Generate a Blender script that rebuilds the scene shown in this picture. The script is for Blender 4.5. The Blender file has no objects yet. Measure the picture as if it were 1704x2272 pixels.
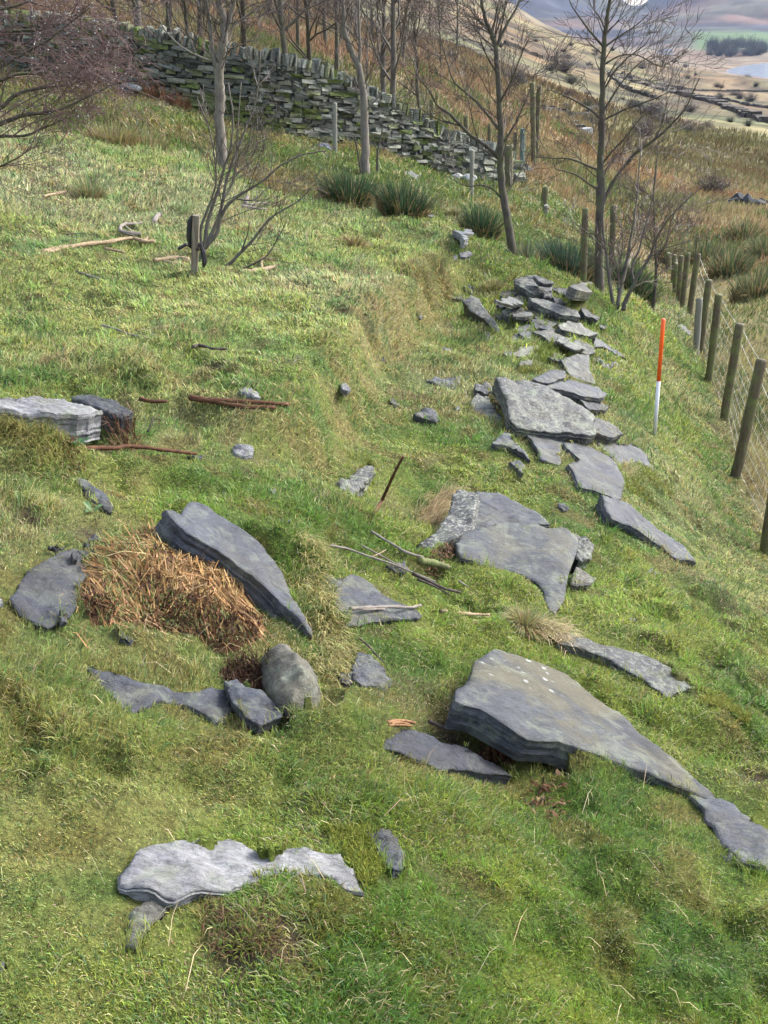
import bpy, math, random
import numpy as np
from mathutils import Vector, Matrix
from mathutils.geometry import delaunay_2d_cdt

# ---------------------------------------------------------------- camera, sky, sun, exposure
C = bpy.context.scene
COL = C.collection
PITCH = math.radians(25.8); FPX = 2272.0; CAMZ = 1.6
cam_d = bpy.data.cameras.new('camera'); cam = bpy.data.objects.new('camera', cam_d); COL.objects.link(cam)
cam_d.sensor_fit = 'VERTICAL'; cam_d.sensor_height = 24; cam_d.lens = 24.0
cam_d.clip_start = 0.05; cam_d.clip_end = 12000
cam.location = (0, 0, CAMZ); cam.rotation_euler = (math.pi/2 - PITCH, 0, 0)
C.camera = cam

SUN_EL, SUN_AZ = math.radians(38), math.radians(62)      # azimuth clockwise from +Y (view direction)
W = bpy.data.worlds.new('World'); C.world = W; W.use_nodes = True
wn = W.node_tree.nodes; wl = W.node_tree.links; wn.clear()
sky = wn.new('ShaderNodeTexSky'); sky.sky_type = 'NISHITA'; sky.sun_disc = False
sky.sun_elevation = SUN_EL; sky.sun_rotation = SUN_AZ; sky.dust_density = 3.0; sky.air_density = 1.0; sky.ozone_density = 1.0
hsv = wn.new('ShaderNodeHueSaturation'); hsv.inputs['Saturation'].default_value = 0.55
bg = wn.new('ShaderNodeBackground'); bg.inputs['Strength'].default_value = 0.15
wo = wn.new('ShaderNodeOutputWorld')
wl.new(sky.outputs[0], hsv.inputs['Color']); wl.new(hsv.outputs[0], bg.inputs['Color']); wl.new(bg.outputs[0], wo.inputs['Surface'])
sd = bpy.data.lights.new('sun', 'SUN'); so = bpy.data.objects.new('sun', sd); COL.objects.link(so)
sd.energy = 1.4; sd.angle = math.radians(22); sd.color = (1.0, 0.95, 0.86)
sdir = Vector((math.sin(SUN_AZ)*math.cos(SUN_EL), math.cos(SUN_AZ)*math.cos(SUN_EL), math.sin(SUN_EL)))
so.rotation_euler = sdir.to_track_quat('Z', 'Y').to_euler()
vs = C.view_settings; vs.view_transform = 'Standard'; vs.look = 'None'; vs.exposure = 1.9; vs.gamma = 1.0
try: vs.use_curve_mapping = False
except Exception: pass
C.cycles.use_denoising = True
C.cycles.max_bounces = 5; C.cycles.diffuse_bounces = 3; C.cycles.glossy_bounces = 2; C.cycles.transmission_bounces = 2
C.cycles.transparent_max_bounces = 4; C.cycles.volume_bounces = 0

# ---------------------------------------------------------------- numeric helpers
rng = np.random.default_rng(7); random.seed(7)
sp_, cp_ = math.sin(PITCH), math.cos(PITCH)
def ray(u, v):
    dx = (np.asarray(u, float)-852)/FPX; dy = -(np.asarray(v, float)-1136)/FPX
    d = np.stack([dx+0*dy, cp_+dy*sp_+0*dx, -sp_+dy*cp_+0*dx], -1)
    return d/np.linalg.norm(d, axis=-1, keepdims=True)
def pt(u, v, r): return ray(u, v)*np.asarray(r, float)[..., None] + np.array([0, 0, CAMZ])

def _hash(ix, iy, seed):
    h = (ix.astype(np.int64)*374761393 + iy.astype(np.int64)*668265263 + seed*974634777) & 0x7fffffff
    h = ((h ^ (h >> 13))*1274126177) & 0x7fffffff
    return ((h ^ (h >> 16)) & 0xffff)/65535.0
def vnoise(x, y, seed=0):
    x = np.asarray(x, float); y = np.asarray(y, float)
    ix = np.floor(x); iy = np.floor(y); fx = x-ix; fy = y-iy
    fx = fx*fx*(3-2*fx); fy = fy*fy*(3-2*fy)
    a = _hash(ix, iy, seed); b = _hash(ix+1, iy, seed); c = _hash(ix, iy+1, seed); d = _hash(ix+1, iy+1, seed)
    return (a*(1-fx)+b*fx)*(1-fy) + (c*(1-fx)+d*fx)*fy - 0.5
def fbm(x, y, seed=0, octv=4, gain=0.5):
    s = 0; a = 1.0
    for k in range(octv):
        ca, sa = math.cos(0.6*k+0.3), math.sin(0.6*k+0.3)
        s = s + a*vnoise((x*ca-y*sa)*2**k+17.3*k, (x*sa+y*ca)*2**k-9.1*k, seed+k); a *= gain
    return s                                       # about -0.9..0.9
def sstep(a, b, x):
    t = np.clip((x-a)/(b-a), 0, 1); return t*t*(3-2*t)

# ---------------------------------------------------------------- the lie of the land
CTRL = [ # u, v, distance in metres of points judged from the photograph
 (852,2272,2.0),(200,2272,2.0),(1500,2272,2.35),(1704,2000,2.9),(0,1900,2.25),(500,1750,2.6),(1200,1750,3.15),
 (852,1500,3.2),(300,1500,2.95),(1600,1500,4.3),(1300,1350,4.4),(100,1250,3.3),(600,1200,3.9),(1000,1150,4.9),
 (0,1000,4.2),(300,1000,4.4),(700,950,5.3),(1150,950,6.5),(1451,978,8.1),(1250,1050,6.0),(1600,1250,6.5),(1704,1230,7.6),
 (1630,1065,9.6),(1605,938,11.4),(1571,850,13.2),(1552,789,15),(1528,707,18),(1503,684,21),
 (100,800,5.9),(450,800,6.1),(700,760,7.0),(900,760,7.6),(1100,800,7.8),(1300,800,9.2),(1250,640,10.8),(1050,620,10.6),
 (200,600,8.2),(445,600,8.6),(700,600,9.4),(900,560,11.2),(0,420,11.5),(300,420,12.3),(560,430,13),(150,310,15.5),(480,372,14.8),
 (850,484,13.2),(700,455,13.4),(980,500,12.8),(1100,552,12.6),(1200,595,12.2),(1330,652,12.2),(1430,680,14),(1490,690,17),
 (0,300,18),(250,330,17.3),(480,345,18),(560,370,17.6),(700,425,17.2),(850,462,16.4),(1100,530,15.6),(1330,632,14.6),(1440,670,17),
 (120,318,17),(250,338,16.6),(380,362,16.1),(480,392,16.0),(560,418,14.9),(700,474,15),(850,503,14.4),(980,516,13.9),(1100,568,13.6),(1200,610,13.2),(1330,668,13.2),(1430,694,15),
 (813,385,19.5),(1000,440,20),(1100,450,19.5),(1200,480,19.5),
 (-200,125,24.5),(0,150,23.4),(152,170,22.8),(275,188,22.3),(409,231,22),(485,258,22),(600,290,22.1),(712,315,22.6),
 (860,338,23.6),(929,362,24.2),(994,387,24.8),(1030,395,25.2),(1130,405,26.3),(1195,408,27),
 (1704,990,11),(1690,850,13.4),(1690,700,18),(1690,600,24),(1600,500,34),(1500,560,29),(1400,560,25),
 (1300,400,35),(1400,480,32),(1500,440,45),(1640,440,47),(1400,300,82),(1600,340,85),(1550,270,110),(1700,280,120),
 (1250,285,70),(1150,250,55),(1100,300,38),(1000,250,38),(1150,180,85),(1330,230,140),(1500,250,170),(1680,250,200),
 (1500,200,330),(1690,200,390),(1340,180,210),(1300,130,330),
 (950,200,40),(700,130,40),(450,60,38),(200,20,36),(-100,-40,36),(-300,100,30),
 (1100,60,300),(1100,130,130),(900,60,130),(900,0,200),(700,20,110),(500,-40,90),(200,-120,90),(1000,-20,420),
 (1104,22,450),(1176,42,520),(1267,82,640),(1339,110,800),(1430,129,950),
 (1550,160,680),(1700,190,560),(1540,150,850),(1704,176,760),(1620,160,870),(1704,140,1060),
 (1104,34,900),(1267,95,1000),(1200,85,1400),(1350,105,1500),(1475,122,1250),(1600,120,1300),(1704,128,1250),
 (1000,60,1400),(700,60,1400),(1000,-60,700),(600,-200,300),(600,-260,700),(0,-200,200),(0,-330,600),
 (1560,84,1650),(1680,92,1600),(1450,108,1600),(1250,50,2100),(1450,62,2100),(1690,60,2100),(1000,40,2100),
 (1250,-10,2700),(1410,25,2700),(1550,-10,2700),(1704,0,2700),(1100,-40,2700),
 (1250,-160,3300),(1410,-150,3300),(1650,-170,3300),(1100,-200,3300),(700,-200,2600),(700,-320,3400),(1704,-200,4200),(1300,-180,4200),
]
_c = np.array(CTRL, float); _p = pt(_c[:, 0], _c[:, 1], _c[:, 2])
EXTRA = np.array([ # world points beyond the frame and at the feet
 (0,0,.04),(0,-2,.05),(-1.5,0,.12),(1.5,0,-.25),(-4,0,.3),(4,0,-.9),(-3,-3,.3),(3,-3,-.5),(0,.6,.03),
 (-5,4,.45),(-9,6,.8),(-9,14,.9),(5,4,-1.6),(7,6,-2.6),(9,12,-3.3),(12,20,-4.2),(-14,22,1.4),(-25,30,2.5),(25,30,-7),
 (-40,20,4),(40,30,-10),(120,100,-26),(-100,100,20),(350,350,-36),(-300,400,80),(700,700,-36.5),(-700,900,150),(1500,1400,-20),(2500,2200,250),(-1500,2000,260),(-2500,3000,400)])
_p = np.vstack([_p, EXTRA])
def _warp(x, y):
    rho = np.sqrt(x*x+y*y); th = np.arctan2(x, y)
    rho_s = np.sqrt(rho*rho+.8)
    k = 2.4*rho/(rho+1.0)
    return np.stack([th*k, np.log(rho_s)], -1), rho
_q, _rho = _warp(_p[:, 0], _p[:, 1]); _w = (_p[:, 2]-CAMZ)/(_rho+5.0)
def _tps(A, B):
    d2 = ((A[:, None, :]-B[None, :, :])**2).sum(-1); return 0.5*d2*np.log(d2+1e-12)
_n = len(_q); _M = np.zeros((_n+3, _n+3)); _M[:_n, :_n] = _tps(_q, _q)+np.eye(_n)*3e-4
_M[:_n, _n] = 1; _M[:_n, _n+1] = _q[:, 0]; _M[:_n, _n+2] = _q[:, 1]; _M[_n:, :_n] = _M[:_n, _n:].T
_sol = np.linalg.solve(_M, np.concatenate([_w, np.zeros(3)]))
def H0(x, y):
    x = np.asarray(x, float).ravel(); y = np.asarray(y, float).ravel(); out = np.empty(len(x))
    for s in range(0, len(x), 20000):
        q, rho = _warp(x[s:s+20000], y[s:s+20000])
        w = _tps(q, _q) @ _sol[:_n] + _sol[_n] + q @ _sol[_n+1:]
        out[s:s+20000] = CAMZ + w*(rho+5.0)
    return out

def hit(u, v, Hf=None):
    """where the line of sight through a photograph point meets the land"""
    Hf = Hf or Hs
    u = np.atleast_1d(np.asarray(u, float)); v = np.atleast_1d(np.asarray(v, float)); D = ray(u, v)
    T = np.geomspace(1.2, 4500, 420); out = np.zeros((len(u), 3))
    for i in range(len(u)):
        X = D[i][None]*T[:, None]+np.array([0, 0, CAMZ]); below = X[:, 2] < Hf(X[:, 0], X[:, 1])
        k = int(np.argmax(below)) if below.any() else len(T)-1
        if k == 0: k = 1
        a, b = T[k-1], T[k]
        for _ in range(12):
            m = .5*(a+b); x = D[i]*m
            if x[2]+CAMZ < Hf([x[0]], [x[1]])[0]: b = m
            else: a = m
        out[i] = D[i]*b+np.array([0, 0, CAMZ])
    return out

# little bank where the lawn ends (left of the tumbled stones)
SC = hit([560,680,760,800,850,900,960,1000,1010], [1010,960,880,800,740,700,640,600,540], H0)[:, :2]
def pl_dist(x, y, pl):
    """signed distance to a polyline, positive on its left, and the position along it (0..1)"""
    best = np.full(len(x), 1e9); sg = np.zeros(len(x)); al = np.zeros(len(x)); n = len(pl)-1
    for i in range(n):
        a, b = pl[i], pl[i+1]; d = b-a; L2 = (d*d).sum()
        t = np.clip(((x-a[0])*d[0]+(y-a[1])*d[1])/L2, 0, 1)
        dx = x-a[0]-t*d[0]; dy = y-a[1]-t*d[1]; q = np.hypot(dx, dy)
        m = q < best; best[m] = q[m]; sg[m] = np.sign(d[0]*dy-d[1]*dx)[m]; al[m] = ((i+t)/n)[m]
    return best*sg, al
LAKE_Z = -36.0
LK = [(1604,161),(1625,151),(1655,145),(1690,141),(1760,137),(1900,134),(1900,185),(1760,178),(1700,174),(1655,170),(1622,165)]
_r = ray([p[0] for p in LK], [p[1] for p in LK]); _t = (LAKE_Z-CAMZ)/_r[:, 2]; LAKE = (_r*_t[:, None])[:, :2]
def inpoly(x, y, poly):
    x = np.asarray(x); y = np.asarray(y); c = np.zeros(x.shape, bool); n = len(poly)
    for i in range(n):
        x0, y0 = poly[i]; x1, y1 = poly[(i+1) % n]
        if y0 == y1: continue
        m = ((y0 > y) != (y1 > y)) & (x < (x1-x0)*(y-y0)/(y1-y0)+x0); c ^= m
    return c
def Hs(x, y):
    x = np.asarray(x, float).ravel(); y = np.asarray(y, float).ravel()
    z = H0(x, y); rho = np.hypot(x, y)
    near = rho < 20
    if near.any():
        d, al = pl_dist(x[near], y[near], SC)
        env = np.exp(-(d/1.1)**2)*sstep(0, .12, al)*(1-sstep(.8, 1, al))
        z[near] += 0.19*np.tanh(d/.07)*env
    far = rho > 500
    if far.any():
        xf, yf, rf = x[far], y[far], rho[far]; zz = z[far]
        zz = np.maximum(zz, LAKE_Z+0.4)
        m = inpoly(xf, yf, LAKE); zz[m] = LAKE_Z-1.5
        z[far] = zz
    return z
def bumps(x, y):
    """tussocks and humps of the turf"""
    x = np.asarray(x, float).ravel(); y = np.asarray(y, float).ravel()
    rho = np.hypot(x, y); n = sstep(0.5, 2.5, rho)
    b = .07*fbm(x*1.3, y*1.3, 3, 3) + .075*fbm(x*3.8, y*3.8, 11, 3) + .035*fbm(x*11, y*11, 21, 2)
    far = .5*fbm(x/9, y/9, 31, 4)*sstep(24, 60, rho) + 5*fbm(x/70, y/70, 41, 4)*sstep(150, 500, rho) + 70*np.abs(fbm(x/500, y/500, 51, 5))*sstep(1900, 2600, rho)*(1-sstep(2600, 3000, rho)*.3)
    flat = inpoly(x, y, LAKE) if np.any(rho > 500) else np.zeros(len(x), bool)
    valley = sstep(620, 700, rho)*(1-sstep(1150, 1300, rho))
    far = far*(1-.93*valley)
    far[flat] = 0
    return b*n*(1+.5*(1-sstep(3.5, 6, rho))) + far

# ---------------------------------------------------------------- scene-graph helpers
def mesh_np(name, co, faces=None, quads=None, tris=None, col=None, smooth=False):
    me = bpy.data.meshes.new(name)
    if faces is not None:
        me.from_pydata([tuple(c) for c in co], [], faces)
    else:
        nq = 0 if quads is None else len(quads); nt = 0 if tris is None else len(tris)
        loops = np.concatenate([np.asarray(quads).ravel() if nq else np.zeros(0, int), np.asarray(tris).ravel() if nt else np.zeros(0, int)]).astype(np.int32)
        me.vertices.add(len(co)); me.loops.add(len(loops)); me.polygons.add(nq+nt)
        me.vertices.foreach_set('co', np.asarray(co, np.float32).ravel())
        me.loops.foreach_set('vertex_index', loops)
        st = np.concatenate([np.arange(nq)*4, nq*4+np.arange(nt)*3]).astype(np.int32)
        me.polygons.foreach_set('loop_start', st)
        me.update(calc_edges=True)
    if smooth: me.polygons.foreach_set('use_smooth', np.ones(len(me.polygons), bool))
    if col is not None:
        ca = me.color_attributes.new('tint', 'FLOAT_COLOR', 'POINT')
        c4 = np.ones((len(co), 4), np.float32); c4[:, :3] = col; ca.data.foreach_set('color', c4.ravel())
    me.validate() if faces is not None else None
    me.update()
    return me
def link(name, me, mat=None, parent=None, loc=None):
    if mat is not None and me is not None and len(me.materials) == 0: me.materials.append(mat)
    o = bpy.data.objects.new(name, me); COL.objects.link(o)
    if parent is not None: o.parent = parent
    if loc is not None: o.location = loc
    return o
def tag(o, label, cat=None, group=None, kind=None):
    if label: o['label'] = label
    if cat: o['category'] = cat
    if group: o['group'] = group
    if kind: o['kind'] = kind
    return o
def root(name, loc, label, cat, group=None, rz=0):
    o = bpy.data.objects.new(name, None); COL.objects.link(o); o.location = loc; o.rotation_euler = (0, 0, rz)
    o.empty_display_size = .1
    return tag(o, label, cat, group)
def copy_tree(o, parent=None):
    c = o.copy(); COL.objects.link(c); c.parent = parent
    for ch in list(o.children): copy_tree(ch, c)
    return c

# ---------------------------------------------------------------- materials
def new_mat(name):
    m = bpy.data.materials.new(name); m.use_nodes = True; nt = m.node_tree; nt.nodes.clear()
    out = nt.nodes.new('ShaderNodeOutputMaterial'); b = nt.nodes.new('ShaderNodeBsdfPrincipled')
    nt.links.new(b.outputs[0], out.inputs[0]); return m, nt, b
def N(nt, t, **kw):
    n = nt.nodes.new(t)
    for k, v in kw.items():
        if k in n.inputs: n.inputs[k].default_value = v
        else: setattr(n, k, v)
    return n
def noise(nt, vec, scale, detail=5, rough=.6, dist=0):
    n = N(nt, 'ShaderNodeTexNoise'); n.inputs['Scale'].default_value = scale; n.inputs['Detail'].default_value = detail
    n.inputs['Roughness'].default_value = rough; n.inputs['Distortion'].default_value = dist
    if vec is not None: nt.links.new(vec, n.inputs['Vector'])
    return n.outputs['Fac']
def ramp(nt, fac, stops, interp='LINEAR'):
    r = N(nt, 'ShaderNodeValToRGB'); cr = r.color_ramp; cr.interpolation = interp
    while len(cr.elements) < len(stops): cr.elements.new(.5)
    for e, (p, c) in zip(cr.elements, stops):
        e.position = p; e.color = (c, c, c, 1) if isinstance(c, (int, float)) else (*c, 1)
    nt.links.new(fac, r.inputs[0]); return r.outputs[0]
def mix(nt, f, a, b, mode='MIX'):
    m = N(nt, 'ShaderNodeMix'); m.data_type = 'RGBA'; m.blend_type = mode
    for s, v in ((0, f), (6, a), (7, b)):
        if isinstance(v, bpy.types.NodeSocket): nt.links.new(v, m.inputs[s])
        elif isinstance(v, (int, float)): m.inputs[s].default_value = v if s == 0 else (v, v, v, 1)
        else: m.inputs[s].default_value = (*v, 1)
    return m.outputs[2]
def vscale(nt, vec, s):
    m = N(nt, 'ShaderNodeVectorMath'); m.operation = 'MULTIPLY'; nt.links.new(vec, m.inputs[0]); m.inputs[1].default_value = s; return m.outputs[0]
def bump(nt, b, h, strength, dist):
    n = N(nt, 'ShaderNodeBump'); n.inputs['Strength'].default_value = strength; n.inputs['Distance'].default_value = dist
    nt.links.new(h, n.inputs['Height'])
    prev = b.inputs['Normal'].links[0].from_socket if b.inputs['Normal'].links else None
    if prev: nt.links.new(prev, n.inputs['Normal'])
    nt.links.new(n.outputs[0], b.inputs['Normal'])

def mat_tint(name, rough=.6, spec=.3, transl=0.0, ns=None, namp=.3, gain=1.0):
    m, nt, b = new_mat(name)
    a = N(nt, 'ShaderNodeAttribute'); a.attribute_name = 'tint'
    c = a.outputs['Color']
    if ns:
        g = N(nt, 'ShaderNodeNewGeometry'); f = noise(nt, g.outputs['Position'], ns, 4, .7)
        c = mix(nt, 1.0, c, ramp(nt, f, [(.25, 1-namp), (.75, 1+namp)]), 'MULTIPLY')
    nt.links.new(c, b.inputs['Base Color'])
    b.inputs['Roughness'].default_value = rough; b.inputs['Specular IOR Level'].default_value = spec
    if transl:
        out = [n for n in nt.nodes if n.type == 'OUTPUT_MATERIAL'][0]
        t = N(nt, 'ShaderNodeBsdfTranslucent'); nt.links.new(c, t.inputs[0]); ms = N(nt, 'ShaderNodeMixShader'); ms.inputs[0].default_value = transl
        nt.links.new(b.outputs[0], ms.inputs[1]); nt.links.new(t.outputs[0], ms.inputs[2]); nt.links.new(ms.outputs[0], out.inputs[0])
    return m

SPOT = (-.33, .38, 0)
def mat_slate(name, base, dark, lichen=.3, spots=0.0, moss=.25, brown=.0, speck=0.0, rough=.5):
    m, nt, b = new_mat(name)
    tc = N(nt, 'ShaderNodeTexCoord'); oi = N(nt, 'ShaderNodeObjectInfo')
    add = N(nt, 'ShaderNodeVectorMath'); add.operation = 'ADD'; nt.links.new(tc.outputs['Object'], add.inputs[0])
    rv = N(nt, 'ShaderNodeVectorMath'); rv.operation = 'SCALE'; rv.inputs[0].default_value = (37, 91, 13); nt.links.new(oi.outputs['Random'], rv.inputs['Scale'])
    nt.links.new(rv.outputs[0], add.inputs[1]); V = add.outputs[0]
    f1 = noise(nt, V, 5, 6, .65, .4)
    c = mix(nt, ramp(nt, f1, [(.3, 0.), (.7, 1.)]), dark, base)
    f2 = noise(nt, vscale(nt, V, (1, 2.2, 1)), 30, 7, .75)
    c = mix(nt, 1.0, c, ramp(nt, f2, [(.28, .3), (.5, .95), (.76, 1.75)]), 'MULTIPLY')
    f3 = noise(nt, V, 1.7, 4, .6, 1.0); c = mix(nt, 1.0, c, ramp(nt, f3, [(.3, .62), (.6, 1.05)]), 'MULTIPLY')
    vary = mix(nt, oi.outputs['Random'], (.86, .87, .9), (1.12, 1.1, 1.05)); c = mix(nt, 1.0, c, vary, 'MULTIPLY')
    # cleavage: thin dark and light beds seen on the broken edges (local Z is across the beds)
    lam = noise(nt, vscale(nt, V, (4, 4, 75)), 1.0, 4, .7)
    g = N(nt, 'ShaderNodeNewGeometry')
    vt = N(nt, 'ShaderNodeVectorTransform'); vt.vector_type = 'NORMAL'; vt.convert_from = 'WORLD'; vt.convert_to = 'OBJECT'
    nt.links.new(g.outputs['True Normal'], vt.inputs[0]); sx = N(nt, 'ShaderNodeSeparateXYZ'); nt.links.new(vt.outputs[0], sx.inputs[0])
    ab = N(nt, 'ShaderNodeMath'); ab.operation = 'ABSOLUTE'; nt.links.new(sx.outputs[2], ab.inputs[0])
    side = ramp(nt, ab.outputs[0], [(.35, 1.), (.8, 0.)])
    c = mix(nt, side, c, mix(nt, 1.0, c, ramp(nt, lam, [(.38, .25), (.48, .9), (.7, 1.4)]), 'MULTIPLY'))
    if brown:
        fb = noise(nt, V, 3.1, 5, .7, .8); c = mix(nt, ramp(nt, fb, [(.46, 0.), (.62, brown)]), c, (.105, .095, .055))
    if lichen:   # pale grey-green crusts
        fl = noise(nt, V, 9, 8, .75, .5); c = mix(nt, ramp(nt, fl, [(.50, 0.), (.60, lichen)]), c, (.19, .215, .155))
    if speck:    # fine scaly white lichen
        fs = noise(nt, V, 55, 4, .8); c = mix(nt, ramp(nt, fs, [(.52, 0.), (.58, speck)]), c, (.32, .33, .28))
    if spots:    # round white lichen spots in a loose cluster
        vo = N(nt, 'ShaderNodeTexVoronoi'); vo.inputs['Scale'].default_value = 24; nt.links.new(V, vo.inputs['Vector'])
        k = N(nt, 'ShaderNodeMapRange'); k.inputs[1].default_value = .20; k.inputs[2].default_value = .27; k.inputs[3].default_value = 1; k.inputs[4].default_value = 0
        dn = N(nt, 'ShaderNodeMath'); dn.operation = 'ADD'; nt.links.new(vo.outputs['Distance'], dn.inputs[0])
        ds = N(nt, 'ShaderNodeMath'); ds.operation = 'MULTIPLY'; ds.inputs[1].default_value = .25; nt.links.new(noise(nt, V, 45, 3, .6), ds.inputs[0]); nt.links.new(ds.outputs[0], dn.inputs[1])
        k.inputs[1].default_value = .32; k.inputs[2].default_value = .38
        nt.links.new(dn.outputs[0], k.inputs[0]); cl = noise(nt, V, 3.0, 2, .5)
        mm = N(nt, 'ShaderNodeMath'); mm.operation = 'MULTIPLY'; nt.links.new(k.outputs[0], mm.inputs[0]); 
        dd = N(nt, 'ShaderNodeVectorMath'); dd.operation = 'DISTANCE'; nt.links.new(tc.outputs['Object'], dd.inputs[0]); dd.inputs[1].default_value = SPOT
        rr_ = N(nt, 'ShaderNodeMath'); rr_.operation = 'ADD'; nt.links.new(dd.outputs['Value'], rr_.inputs[0]); sc9 = N(nt, 'ShaderNodeMath'); sc9.operation = 'MULTIPLY'; sc9.inputs[1].default_value = .25; nt.links.new(noise(nt, V, 9, 2, .5), sc9.inputs[0]); nt.links.new(sc9.outputs[0], rr_.inputs[1])
        nt.links.new(ramp(nt, rr_.outputs[0], [(.36, .95), (.42, 0.)]), mm.inputs[1])
        c = mix(nt, mm.outputs[0], c, (.34, .35, .33))
    if moss:
        fm = noise(nt, V, 4.0, 7, .75, .3); c = mix(nt, ramp(nt, fm, [(.60, 0.), (.66, moss)]), c, (.075, .10, .02))
    nt.links.new(c, b.inputs['Base Color'])
    nt.links.new(ramp(nt, f2, [(.3, rough-.12), (.7, rough+.2)]), b.inputs['Roughness']); b.inputs['Specular IOR Level'].default_value = .45
    cr = N(nt, 'ShaderNodeTexVoronoi'); cr.feature = 'DISTANCE_TO_EDGE'; cr.inputs['Scale'].default_value = 5.5
    dv = N(nt, 'ShaderNodeVectorMath'); dv.operation = 'ADD'; nt.links.new(vscale(nt, V, (1, 2.0, .3)), dv.inputs[0])
    nn = N(nt, 'ShaderNodeTexNoise'); nn.inputs['Scale'].default_value = 4; nt.links.new(V, nn.inputs['Vector']); nt.links.new(nn.outputs['Color'], dv.inputs[1])
    nt.links.new(dv.outputs[0], cr.inputs['Vector'])
    crk = ramp(nt, cr.outputs['Distance'], [(0, 0.), (.03, 1.)]); bump(nt, b, crk, .15, .006)
    ck = ramp(nt, noise(nt, V, 2.3, 2, .5), [(.45, 1.), (.6, 0.)]); c2_ = mix(nt, ck, mix(nt, 1.0, c, ramp(nt, cr.outputs['Distance'], [(0, .85), (.02, 1.)]), 'MULTIPLY'), c); nt.links.new(c2_, b.inputs['Base Color'])
    fq = noise(nt, vscale(nt, V, (1, 1.6, 1)), 7, 5, .6, .6); sn = N(nt, 'ShaderNodeMath'); sn.operation = 'SNAP'; nt.links.new(fq, sn.inputs[0]); sn.inputs[1].default_value = .07
    bump(nt, b, sn.outputs[0], 1.0, .055)
    bump(nt, b, f1, .6, .02); bump(nt, b, f2, .9, .012)
    bump(nt, b, noise(nt, V, 90, 3, .7), .5, .004)
    bump(nt, b, lam, .35, .01)
    return m

def mat_wood(name, c1, c2, sx=(30, 30, 3), rough=.75, moss=None, mossamt=0):
    m, nt, b = new_mat(name)
    tc = N(nt, 'ShaderNodeTexCoord'); g = N(nt, 'ShaderNodeNewGeometry')
    V = g.outputs['Position']; f = noise(nt, vscale(nt, V, sx), 1.0, 5, .7); f2 = noise(nt, V, 7, 4, .7)
    c = mix(nt, ramp(nt, f, [(.3, 0.), (.7, 1.)]), c1, c2)
    if moss is not None: c = mix(nt, ramp(nt, f2, [(.45, 0.), (.65, mossamt)]), c, moss)
    nt.links.new(c, b.inputs['Base Color']); b.inputs['Roughness'].default_value = rough; b.inputs['Specular IOR Level'].default_value = .25
    bump(nt, b, f, .6, .01)
    return m
def mat_plain(name, col, rough=.6, metal=0, var=.15, scale=20):
    m, nt, b = new_mat(name); g = N(nt, 'ShaderNodeNewGeometry'); f = noise(nt, g.outputs['Position'], scale, 4, .6)
    c = mix(nt, 1.0, col, ramp(nt, f, [(.3, 1-var), (.7, 1+var)]), 'MULTIPLY'); nt.links.new(c, b.inputs['Base Color'])
    b.inputs['Roughness'].default_value = rough; b.inputs['Metallic'].default_value = metal; return m

M = {}
M['ground'] = mat_tint('turf_soil', .9, .15, 0, ns=55, namp=.75)
_nt = M['ground'].node_tree; _b = [n for n in _nt.nodes if n.type == 'BSDF_PRINCIPLED'][0]; _g = N(_nt, 'ShaderNodeNewGeometry')
bump(_nt, _b, noise(_nt, _g.outputs['Position'], 60, 4, .7), .8, .02)
M['grass'] = mat_tint('grass_blade', .45, .4, .42)
M['rough'] = mat_tint('dry_stalk', .7, .2, .25)
M['twig'] = mat_tint('twig', .6, .35)
M['bark'] = mat_wood('bark', (0.045, 0.036, 0.030), (0.102, 0.090, 0.075), (25, 25, 8), .8, (.10, .12, .045), .6)
M['bark_pale'] = mat_wood('bark_pale', (0.102, 0.081, 0.069), (0.204, 0.186, 0.162), (20, 20, 6), .7, (.14, .15, .08), .35)
M['bark_grey'] = mat_wood('bark_grey', (0.066, 0.057, 0.051), (0.132, 0.120, 0.108), (20, 20, 6), .75, (.13, .14, .06), .5)
M['slate'] = mat_slate('slate', (0.069, 0.079, 0.101), (0.035, 0.040, 0.056), .35, 0, .25, .4)
M['slate_olive'] = mat_slate('slate_olive', (0.068, 0.077, 0.087), (0.039, 0.045, 0.058), .45, 0, .3, .75)
M['slate_lichen'] = mat_slate('slate_lichened', (0.084, 0.089, 0.094), (0.041, 0.045, 0.051), .75, 0, .35, .3, speck=.4)
M['slate_dark'] = mat_slate('slate_dark_wet', (0.043, 0.049, 0.066), (0.020, 0.024, 0.035), .2, 0, .15, .2, rough=.4)
M['slate_pale'] = mat_slate('slate_pale', (.27, .275, .295), (.15, .155, .18), .5, 0, .2, .2)
M['slate_spots'] = mat_slate('slate_white_spots', (0.067, 0.075, 0.087), (0.037, 0.043, 0.054), .45, 1, .2, .8)
M['slate_speck'] = mat_slate('slate_scaly', (0.082, 0.087, 0.094), (0.037, 0.040, 0.047), .4, 0, .3, 0, speck=.9)
M['boulder'] = mat_slate('boulder', (0.138, 0.132, 0.114), (0.072, 0.072, 0.066), .7, 0, .55, .5)

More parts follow.
